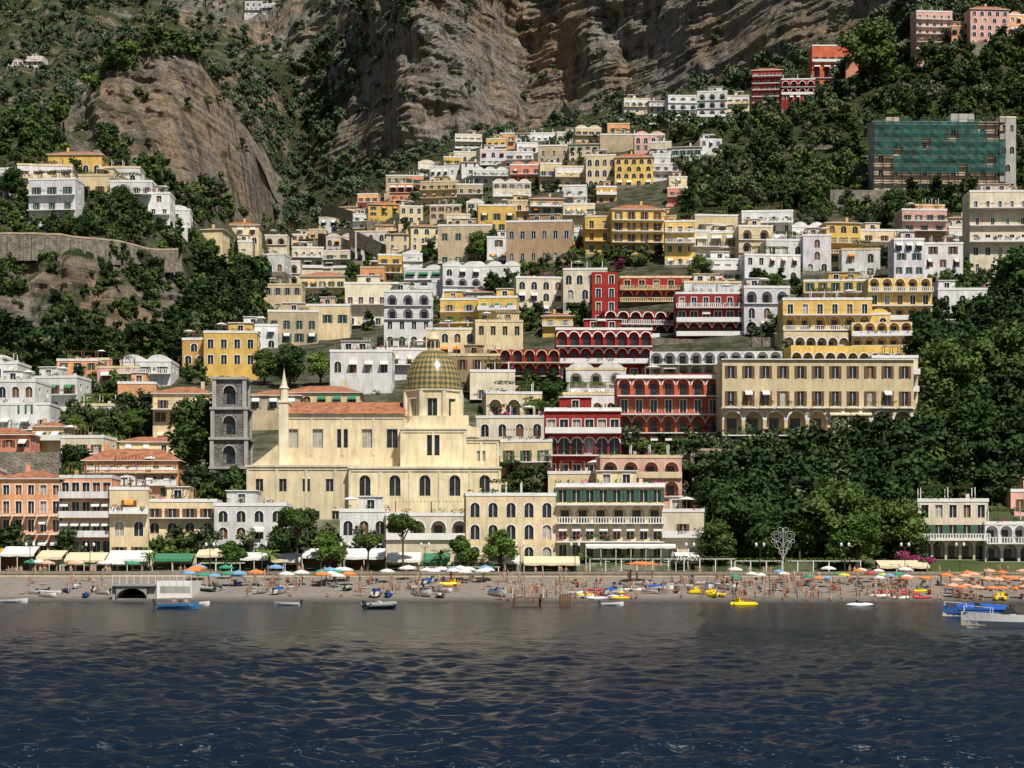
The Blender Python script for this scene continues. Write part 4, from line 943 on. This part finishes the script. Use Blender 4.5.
# ------------------------------------------------------------------ people
def person_mesh(pose):
    J={'pel':(0,0,.95),'sp':(0,0,1.15),'ch':(0,0,1.34),'nk':(0,0,1.49),'h0':(0,-.01,1.57),'h1':(0,-.025,1.68),'h2':(0,-.01,1.75)}
    rad={'pel':.145,'sp':.125,'ch':.15,'nk':.055,'h0':.075,'h1':.10,'h2':.06}
    E=[('pel','sp'),('sp','ch'),('ch','nk'),('nk','h0'),('h0','h1'),('h1','h2')]
    for s,n in((-1,'l'),(1,'r')):
        J.update({'sh'+n:(s*.18,0,1.41),'el'+n:(s*.24,.03,1.12),'wr'+n:(s*.25,-.07,.88),'ha'+n:(s*.25,-.10,.80),'fi'+n:(s*.245,-.12,.73),'hi'+n:(s*.095,0,.90),'kn'+n:(s*.11,-.02,.49),'an'+n:(s*.11,.03,.08),'to'+n:(s*.13,-.13,.035)})
        rad.update({'sh'+n:.065,'el'+n:.043,'wr'+n:.03,'ha'+n:.04,'fi'+n:.02,'hi'+n:.10,'kn'+n:.06,'an'+n:.04,'to'+n:.035})
        E+=[('ch','sh'+n),('sh'+n,'el'+n),('el'+n,'wr'+n),('wr'+n,'ha'+n),('ha'+n,'fi'+n),('pel','hi'+n),('hi'+n,'kn'+n),('kn'+n,'an'+n),('an'+n,'to'+n)]
    if pose=='walk':
        J['knl']=(-.1,-.2,.52);J['anl']=(-.1,-.22,.08);J['tol']=(-.1,-.38,.05);J['knr']=(.1,.08,.5);J['anr']=(.1,.36,.14);J['tor']=(.1,.24,.03)
        J['elr']=(.25,-.12,1.15);J['wrr']=(.22,-.32,1.02);J['har']=(.21,-.39,1.0);J['fir']=(.2,-.46,.99);J['ell']=(-.25,.16,1.15);J['wrl']=(-.25,.14,.9);J['hal']=(-.25,.13,.82);J['fil']=(-.25,.12,.75)
    if pose=='arm':
        J['elr']=(.3,-.1,1.2);J['wrr']=(.2,-.2,1.42);J['har']=(.14,-.2,1.5);J['fir']=(.1,-.19,1.57);J['tol']=(-.2,-.12,.035)
    if pose=='sit':
        for k_,v in list(J.items()): J[k_]=(v[0],v[1],v[2]-.80)
        for s,n in((-1,'l'),(1,'r')):
            J['hi'+n]=(s*.1,-.03,.11);J['kn'+n]=(s*.16,-.36,.42);J['an'+n]=(s*.15,-.62,.06);J['to'+n]=(s*.16,-.78,.035)
            J['el'+n]=(s*.26,-.12,.36);J['wr'+n]=(s*.18,-.33,.45);J['ha'+n]=(s*.15,-.4,.44);J['fi'+n]=(s*.12,-.46,.42)
    if pose=='lie':
        for k_,v in list(J.items()): J[k_]=(v[0]*1.1,v[2]-.9,.14-v[1]*.6)
    names=list(J); me_=bpy.data.meshes.new('p'); me_.from_pydata([J[n] for n in names],[(names.index(a),names.index(b)) for a,b in E],[])
    o=bpy.data.objects.new('p',me_); COL.objects.link(o); md=o.modifiers.new('s','SKIN')
    sv=me_.skin_vertices[0].data
    for i,n in enumerate(names):
        r=rad[n]; sv[i].radius=(r,r*(.72 if n in('pel','sp','ch') else 1)); sv[i].use_root=(n=='pel')
    sub=o.modifiers.new('u','SUBSURF'); sub.levels=1;sub.render_levels=1
    dg=bpy.context.evaluated_depsgraph_get(); res=bpy.data.meshes.new_from_object(o.evaluated_get(dg)); bpy.data.objects.remove(o)
    B=[(Vector(J[a]),Vector(J[b]),a,b) for a,b in E]; lab=[]
    for p in res.polygons:
        c=p.center;best=None
        for a,b,na,nb in B:
            t=max(0,min(1,(c-a).dot(b-a)/max(1e-6,(b-a).length_squared))); d=(c-(a+(b-a)*t)).length
            if best is None or d<best[0]: best=(d,na,nb,t)
        _,na,nb,t=best
        if nb in('h1','h2'): l=3 if (nb=='h2' or (c-Vector(J['h1'])).dot(Vector((0,1,.25)) if pose!='lie' else Vector((0,.3,-1)))>.0) else 0
        elif nb=='h0' or na=='nk': l=0
        elif nb[:2]=='hi' or (nb[:2]=='kn' and t<.45) or (na=='pel' and t<.3): l=2
        elif nb in('sp','ch','nk') or nb[:2]=='sh' or (nb[:2]=='el' and t<.4): l=1
        else: l=0
        lab.append(l)
    res.polygons.foreach_set('material_index',lab); res.polygons.foreach_set('use_smooth',[True]*len(lab))
    return res
SK=[mat('skin_tan',(.33,.19,.13),.6,.05,3),mat('skin_fair',(.46,.30,.22),.6,.05,3)]
CL=[mat('cloth_%d'%i,c,.9,.08,3) for i,c in enumerate([(.7,.7,.68),(.05,.08,.2),(.5,.05,.05),(.04,.04,.045),(.1,.3,.5),(.6,.45,.1),(.1,.3,.15),(.6,.25,.3),(.65,.64,.6),(.12,.13,.16)])]
HR=[mat('hair_%d'%i,c,.7,.1,3) for i,c in enumerate([(.03,.02,.015),(.12,.07,.03),(.3,.2,.08)])]
PM={}
for po in('stand','walk','arm','sit','lie'):
    base=person_mesh(po); PM[po]=[]
    for v in range(8):
        m=base.copy(); m.materials.clear(); s=random.choice(SK)
        for q in (s,s if R()<.22 else random.choice(CL),random.choice(CL),random.choice(HR)): m.materials.append(q)
        PM[po].append(m)
def ppl(n,u0,u1,v0,v1,poses=('stand','walk','arm','stand','sit','lie')):
    for _ in range(n):
        po=random.choice(poses); place('person',random.choice(PM[po]),ru(u0,u1),ru(v0,v1),s=ru(.88,1.04))
ppl(170,700,935,580,602); ppl(42,500,560,580,601); ppl(60,560,700,580,600); ppl(80,190,500,580,597); ppl(20,0,110,576,577,('stand','walk')); ppl(44,110,1020,575,576.5,('stand','walk'))
ppl(34,935,1024,580,603); ppl(22,20,110,580,596)
for i in range(8):
    x,y,_=at(528,607); add('person',random.choice(PM[random.choice(['stand','walk','arm'])]),(x+ru(-1.4,1.4),y+ru(1,11),1.08),ru(0,6))
# ------------------------------------------------------------------ boats
def hull(L_,Bm,H,outer,inner,blunt=.75,ns=14):
    mb=MB();rings=[]
    for i in range(ns+1):
        t=i/ns; w=Bm/2*(blunt+(1-blunt)*math.sin(min(1,t*2)*math.pi/2))*(1-max(0,(t-.45)/.55)**2.4); w=max(w,.02); sh=H*(1+.45*t*t); x=-L_/2+L_*t
        keel=-.25+ (.25+sh*.5)*max(0,(t-.8)/.2)**2
        rings.append([(x,-w,sh),(x,-w*.92,sh*.45),(x,-w*.6,-.08+max(0,keel*.5)),(x,0,keel),(x,w*.6,-.08+max(0,keel*.5)),(x,w*.92,sh*.45),(x,w,sh)])
    for a,b in zip(rings[:-1],rings[1:]):
        for j in range(6): mb.face([a[j],b[j],b[j+1],a[j+1]],outer)
        ins=lambda r,s:(r[s][0],r[s][1]*.86,r[s][2])
        fl=lambda r,s:(r[s][0],r[s][1]*.74,.12)
        for s in(0,6):
            mb.face([a[s],b[s],ins(b,s),ins(a,s)],WHT); mb.face([ins(a,s),ins(b,s),fl(b,s),fl(a,s)],inner)
        mb.face([fl(a,0),fl(b,0),fl(b,6),fl(a,6)],inner)
    mb.face(rings[0],outer); mb.box(-L_/2+.05,-L_/2+.12,-Bm*.3,Bm*.3,.1,H,inner)
    return mb
def motor(mb,L_,H):
    mb.box(-L_/2-.45,-L_/2-.08,-.17,.17,H*.9,H*.9+.5,IRON); mb.box(-L_/2-.32,-L_/2-.18,-.06,.06,-.4,H*.9,IRON); mb.box(-L_/2-.12,-L_/2+.02,-.08,.08,H*.6,H*.95,IRON)
def speedboat(cover=None,hc=WHT):
    mb=hull(6.4,2.2,.75,hc,W('cream'))
    mb.face([(.6,-.98,.84),(3.0,-.25,1.06),(3.0,.25,1.06),(.6,.98,.84)],WHT)
    gl=glass(); mb.face([(.5,-.85,.86),(.5,.85,.86),(.1,.7,1.35),(.1,-.7,1.35)],gl); mb.face([(.5,-.85,.86),(.1,-.7,1.35),(-.5,-.85,.9)],gl); mb.face([(.5,.85,.86),(.1,.7,1.35),(-.5,.85,.9)],gl)
    mb.box(-.4,0,-.6,-.15,.12,.95,WHT); mb.box(-2.4,-1.9,-.8,.8,.12,.6,AW[0]); mb.box(-.9,-.6,-.6,.6,.12,.65,AW[0]); motor(mb,6.4,.75)
    for s in(-1,1):
        mb.tube((1.2,s*.78,.9),(1.2,s*.7,1.3),.02,.02,WHT,4); mb.tube((1.2,s*.7,1.3),(3.0,s*.12,1.45),.02,.02,WHT,4); mb.tube((3.0,s*.12,1.08),(3.0,s*.12,1.45),.02,.02,WHT,4)
    if cover:
        for i in range(8):
            a=-3+i*.62;b=a+.62; zf=lambda x:.95+.35*math.cos((x-.0)/3.2*1.3); wf=lambda x:1.12*(1-max(0,(x+.2)/3.6)**2.2)
            for s in(-1,1): mb.face([(a,0,zf(a)),(b,0,zf(b)),(b,s*wf(b),.72),(a,s*wf(a),.72)],cover)
    return mb.mesh('boat')
BLUE=mat('boat_cover_blue',(.02,.10,.42),.6,.15,1)
def rowboat(c): 
    mb=hull(4.2,1.6,.5,c,WOOD,.6)
    for x in(-1.2,0,1.0): mb.box(x-.12,x+.12,-.62,.62,.34,.39,WOOD)
    motor(mb,4.2,.5); return mb.mesh('rowboat')
def dinghy():
    mb=hull(4.4,1.7,.35,mat('rubber_dark',(.05,.06,.06),.6,.1,1),IRON,.85)
    rg_=mat('rubber_grey',(.30,.32,.30),.6,.1,1)
    for s in(-1,1):
        pts=[(-2.3,s*.85,.42),(-.6,s*.88,.44),(.8,s*.8,.48),(1.7,s*.45,.55),(2.15,0,.6)]
        for a,b in zip(pts[:-1],pts[1:]): mb.tube(a,b,.23,.22,rg_,10)
    mb.box(-.5,-.1,-.3,.3,.1,.8,WHT); motor(mb,4.4,.45); return mb.mesh('dinghy')
def pedalo():
    m=mat('pedalo_yellow',(.80,.60,.02),.4,.05,1);mb=MB()
    for s in(-1,1):
        r=[(-1.5,.18),(-1.2,.32),(1.0,.32),(1.5,.2),(1.75,.05)]
        for a,b in zip(r[:-1],r[1:]): mb.tube((a[0],s*.6,.15),(b[0],s*.6,.15+(.1 if b[0]>1.2 else 0)),a[1],b[1],m,10)
    mb.box(-.9,.8,-.55,.55,.35,.45,WHT)
    for s in(-.3,.3): mb.box(-.6,-.1,s-.22,s+.22,.45,.6,m); mb.box(-.75,-.6,s-.22,s+.22,.45,1.05,m)
    mb.tube((.4,0,.4),(.5,0,.9),.03,.03,IRON); return mb.mesh('pedalo')
def kayak(c):
    mb=MB(); r=[(-1.9,.03),(-1.3,.2),(-.4,.3),(.4,.3),(1.3,.2),(1.9,.03)]
    for a,b in zip(r[:-1],r[1:]): mb.tube((a[0],0,.16+abs(a[0])*.05),(b[0],0,.16+abs(b[0])*.05),a[1],b[1],c,10)
    mb.box(-.4,.3,-.2,.2,.42,.5,IRON); mb.box(-.5,-.4,-.2,.2,.42,.75,IRON); return mb.mesh('kayak')
def boat(me_,name,u,v,rz,s=1):
    x,y,_=at(u,v); return add(name,me_,(x,y,.05),rz,s)
boat(speedboat(BLUE,mat('hull_blue',(.05,.14,.40),.4,.1,1)),'covered_motorboat',976,618,math.pi+.15,.92)
boat(speedboat(),'motorboat',1010,628,math.pi-.12,1.0)
boat(rowboat(mat('boat_blue',(.05,.18,.35),.5,.1,1)),'rowing_boat',178,609,.15,1.1)
rw=rowboat(WHT)
boat(rw,'rowing_boat',287,606,2.9,.8)
boat(dinghy(),'inflatable_dinghy',381,609,.8,1.0)
boat(pedalo(),'pedal_boat',743,606,.3)
boat(rowboat(W('white')),'rowing_boat',14,603,.1,.9)
boat(rw,'rowing_boat',196,606,.3,.8); boat(rw,'rowing_boat',612,606,.2,.7)
boat(kayak(WHT),'kayak',860,607,.4)
for i,(u,v,z) in enumerate([(174,609,.35),(186,609,.35),(741,606,.5),(745,606,.5),(379,609,.3)]):
    x,y,_=at(u,v); add('person',random.choice(PM['sit']),(x,y,z),ru(0,6))
pd=pedalo()
for u,v in((450,586),(716,597),(700,594),(1000,600)): place('pedal_boat',pd,u,v,dz=.1)
rb=[('rowing_boat',rowboat(W('white'))),('rowing_boat',rowboat(W('grey'))),('rowing_boat',rowboat(BLUE)),('rowing_boat',rw),('motorboat',speedboat()),('covered_motorboat',speedboat(BLUE)),('inflatable_dinghy',dinghy()),('rowing_boat',rw)]
for i in range(40): nm,m_=random.choice(rb); place(nm,m_,random.choice([ru(150,480),ru(200,500),ru(580,730),ru(30,110)]),ru(584,598),dz=.15,s=ru(.6,.8))
ky=[kayak(MATS['pedalo_yellow']),kayak(MATS['umbrella_red']),kayak(WHT),kayak(WHT)]
for i in range(22): place('kayak',random.choice(ky),random.choice([ru(570,640),ru(580,630),ru(880,935)]),ru(590,600),rz=ru(-.3,.3),dz=.05,s=.85)
# ------------------------------------------------------------------ lamps & ornament
def lamp():
    mb=MB(); mb.tube((0,0,-.3),(0,0,4.2),.07,.045,IRON,8); mb.tube((0,0,-.1),(0,0,.6),.13,.09,IRON,8)
    for s in(-1,1): mb.tube((0,0,3.9),(s*.55,0,4.25),.03,.03,IRON,5); mb.rev([(.02,4.2),(.16,4.3),(.2,4.5),(.14,4.7),(.02,4.78)],s*.55,0,WHT,8)
    return mb.mesh('lamp')
lm=lamp()
for u in (30,90,210,262,345,425,520,575,690,760,845,905,960): place('street_lamp',lm,u,575.5,rz=0,s=1.1)
def ornament():
    p=hit(783,576);k=p.y/F; mb=MB(); m=mat('ornament_metal',(.50,.51,.51),.5,.1,1)
    def ring(cx,cz,r,a0=0,a1=6.283,n=22,t=.035):
        for i in range(n):
            a=a0+(a1-a0)*i/n;b=a0+(a1-a0)*(i+1)/n; mb.tube((cx+r*math.cos(a),0,cz+r*math.sin(a)),(cx+r*math.cos(b),0,cz+r*math.sin(b)),t,t,m,5)
    z=lambda v:(576-v)*k
    mb.tube((0,0,0),(0,0,z(528)),.08,.05,m)
    for s in(-1,1):
        ring(s*1.05,z(536),.75);ring(s*1.05,z(536),.4);ring(s*.75,z(545),.55);ring(s*.45,z(530),.4);ring(s*.35,z(552),.32);ring(s*1.55,z(541),.3)
        mb.tube((0,0,z(560)),(s*1.1,0,z(541)),.05,.04,m,5)
    add('filigree_light_ornament',mb.mesh('ornament'),p)
ornament()
# ------------------------------------------------------------------ water
def water():
    rows=[-500,-200,-60,-10,8,16]
    v=np.arange(HZ+F*HC/20,HZ+17,-.38); rows=np.array(rows+list(F*HC/(v-HZ))+[420.])
    s=np.concatenate([np.linspace(-3,-.4,14),np.arange(-.31,.31,.0012),np.linspace(.4,3,14)])
    Yr=np.repeat(rows[:,None],len(s),1); Xr=s[None,:]*np.maximum(rows,34)[:,None]
    dY=np.gradient(rows); rs=np.random.RandomState(5); Z=np.zeros_like(Xr); DX=np.zeros_like(Xr);DYY=np.zeros_like(Xr)
    for i in range(90):
        lam=math.exp(rs.uniform(math.log(.25),math.log(2.8))); th=rs.normal(math.pi/2+.1,.6); a=.0088*lam**.85*rs.uniform(.5,1.3); k=2*math.pi/lam
        kx,ky=k*math.cos(th),k*math.sin(th); ph=rs.uniform(0,6.28)
        samp=np.maximum(np.abs(dY)[:,None]*abs(math.sin(th)),.0012*np.maximum(rows,34)[:,None]*abs(math.cos(th)))
        att=np.clip(1.6-4*samp/lam,0,1); arg=kx*Xr+ky*Yr+ph
        Z+=a*att*np.sin(arg); c=a*att*np.cos(arg)*.35; DX+=c*math.cos(th);DYY+=c*math.sin(th)
    att=np.clip((rows-20)/8,0,1)[:,None]; edge=(np.abs(s)<.36)[None,:]
    gust=1+.25*np.sin(Xr/9+2*np.sin(Yr/23))*np.sin(Yr/14+Xr/31)
    Z=Z*att*edge*gust
    V=np.stack([Xr+DX*att*edge,Yr+DYY*att*edge,Z],-1).reshape(-1,3); nr_,nc_=Xr.shape; ix=np.arange(nr_*nc_).reshape(nr_,nc_)
    Fc=np.stack([ix[:-1,:-1],ix[:-1,1:],ix[1:,1:],ix[1:,:-1]],-1).reshape(-1,4)
    me_=bpy.data.meshes.new('sea'); me_.from_pydata(V.tolist(),[],Fc.tolist()); me_.polygons.foreach_set('use_smooth',[True]*len(Fc)); me_.update()
    if me_.polygons[len(me_.polygons)//2].normal.z<0: me_.flip_normals()
    m=bpy.data.materials.new('sea_water');N,L=nodes(m);b=N['Principled BSDF'];b.inputs['Base Color'].default_value=(.006,.013,.026,1);b.inputs['Roughness'].default_value=.15;b.inputs['IOR'].default_value=1.33;b.inputs['Specular IOR Level'].default_value=.38
    geo=N.new('ShaderNodeNewGeometry');mp=N.new('ShaderNodeMapping');mp.inputs['Scale'].default_value=(.6,1.2,1);mp.inputs['Rotation'].default_value=(0,0,.2);L.new(geo.outputs['Position'],mp.inputs['Vector'])
    n=N.new('ShaderNodeTexNoise');n.inputs['Scale'].default_value=3.4;n.inputs['Detail'].default_value=5;n.inputs['Roughness'].default_value=.6;L.new(mp.outputs[0],n.inputs['Vector'])
    n2=N.new('ShaderNodeTexNoise');n2.inputs['Scale'].default_value=.6;n2.inputs['Detail'].default_value=5;n2.inputs['Roughness'].default_value=.6;L.new(mp.outputs[0],n2.inputs['Vector'])
    sp=N.new('ShaderNodeSeparateXYZ');L.new(geo.outputs['Position'],sp.inputs[0]);mr=N.new('ShaderNodeMapRange');mr.inputs[1].default_value=40;mr.inputs[2].default_value=150;mr.inputs[3].default_value=1.2;mr.inputs[4].default_value=9;L.new(sp.outputs['Y'],mr.inputs[0])
    ad=N.new('ShaderNodeMath');ad.operation='MULTIPLY_ADD';L.new(n2.outputs['Fac'],ad.inputs[0]);L.new(mr.outputs[0],ad.inputs[1]);L.new(n.outputs['Fac'],ad.inputs[2])
    bp=N.new('ShaderNodeBump');bp.inputs['Strength'].default_value=1;bp.inputs['Distance'].default_value=.11;L.new(ad.outputs[0],bp.inputs['Height']);L.new(bp.outputs[0],b.inputs['Normal'])
    me_.materials.append(m); add('sea_water',me_)
water()
# ------------------------------------------------------------------ light & camera
el=math.radians(52);az=math.radians(153)
S=Vector((math.sin(az)*math.cos(el),math.cos(az)*math.cos(el),math.sin(el)))
w=bpy.data.worlds.new('World');sc.world=w;w.use_nodes=True;N=w.node_tree.nodes;L=w.node_tree.links
sk=N.new('ShaderNodeTexSky');sk.sky_type='NISHITA';sk.sun_disc=False;sk.sun_elevation=el;sk.sun_rotation=az
L.new(sk.outputs[0],N['Background'].inputs[0]);N['Background'].inputs[1].default_value=.052
ld=bpy.data.lights.new('sun','SUN');ld.energy=5.0;ld.angle=math.radians(.5);ld.color=(1,.94,.84)
lo=bpy.data.objects.new('sun',ld);COL.objects.link(lo);lo.rotation_euler=S.to_track_quat('Z','Y').to_euler()
sc.view_settings.view_transform='Standard';sc.view_settings.look='None';sc.view_settings.exposure=0
cd=bpy.data.cameras.new('camera');cd.sensor_width=36;cd.lens=F/1024*36;cd.shift_y=(HZ-384)/1024;cd.clip_end=6000;cd.clip_start=.5
co=bpy.data.objects.new('camera',cd);COL.objects.link(co);co.location=CAM;co.rotation_euler=(math.pi/2,0,0);sc.camera=co
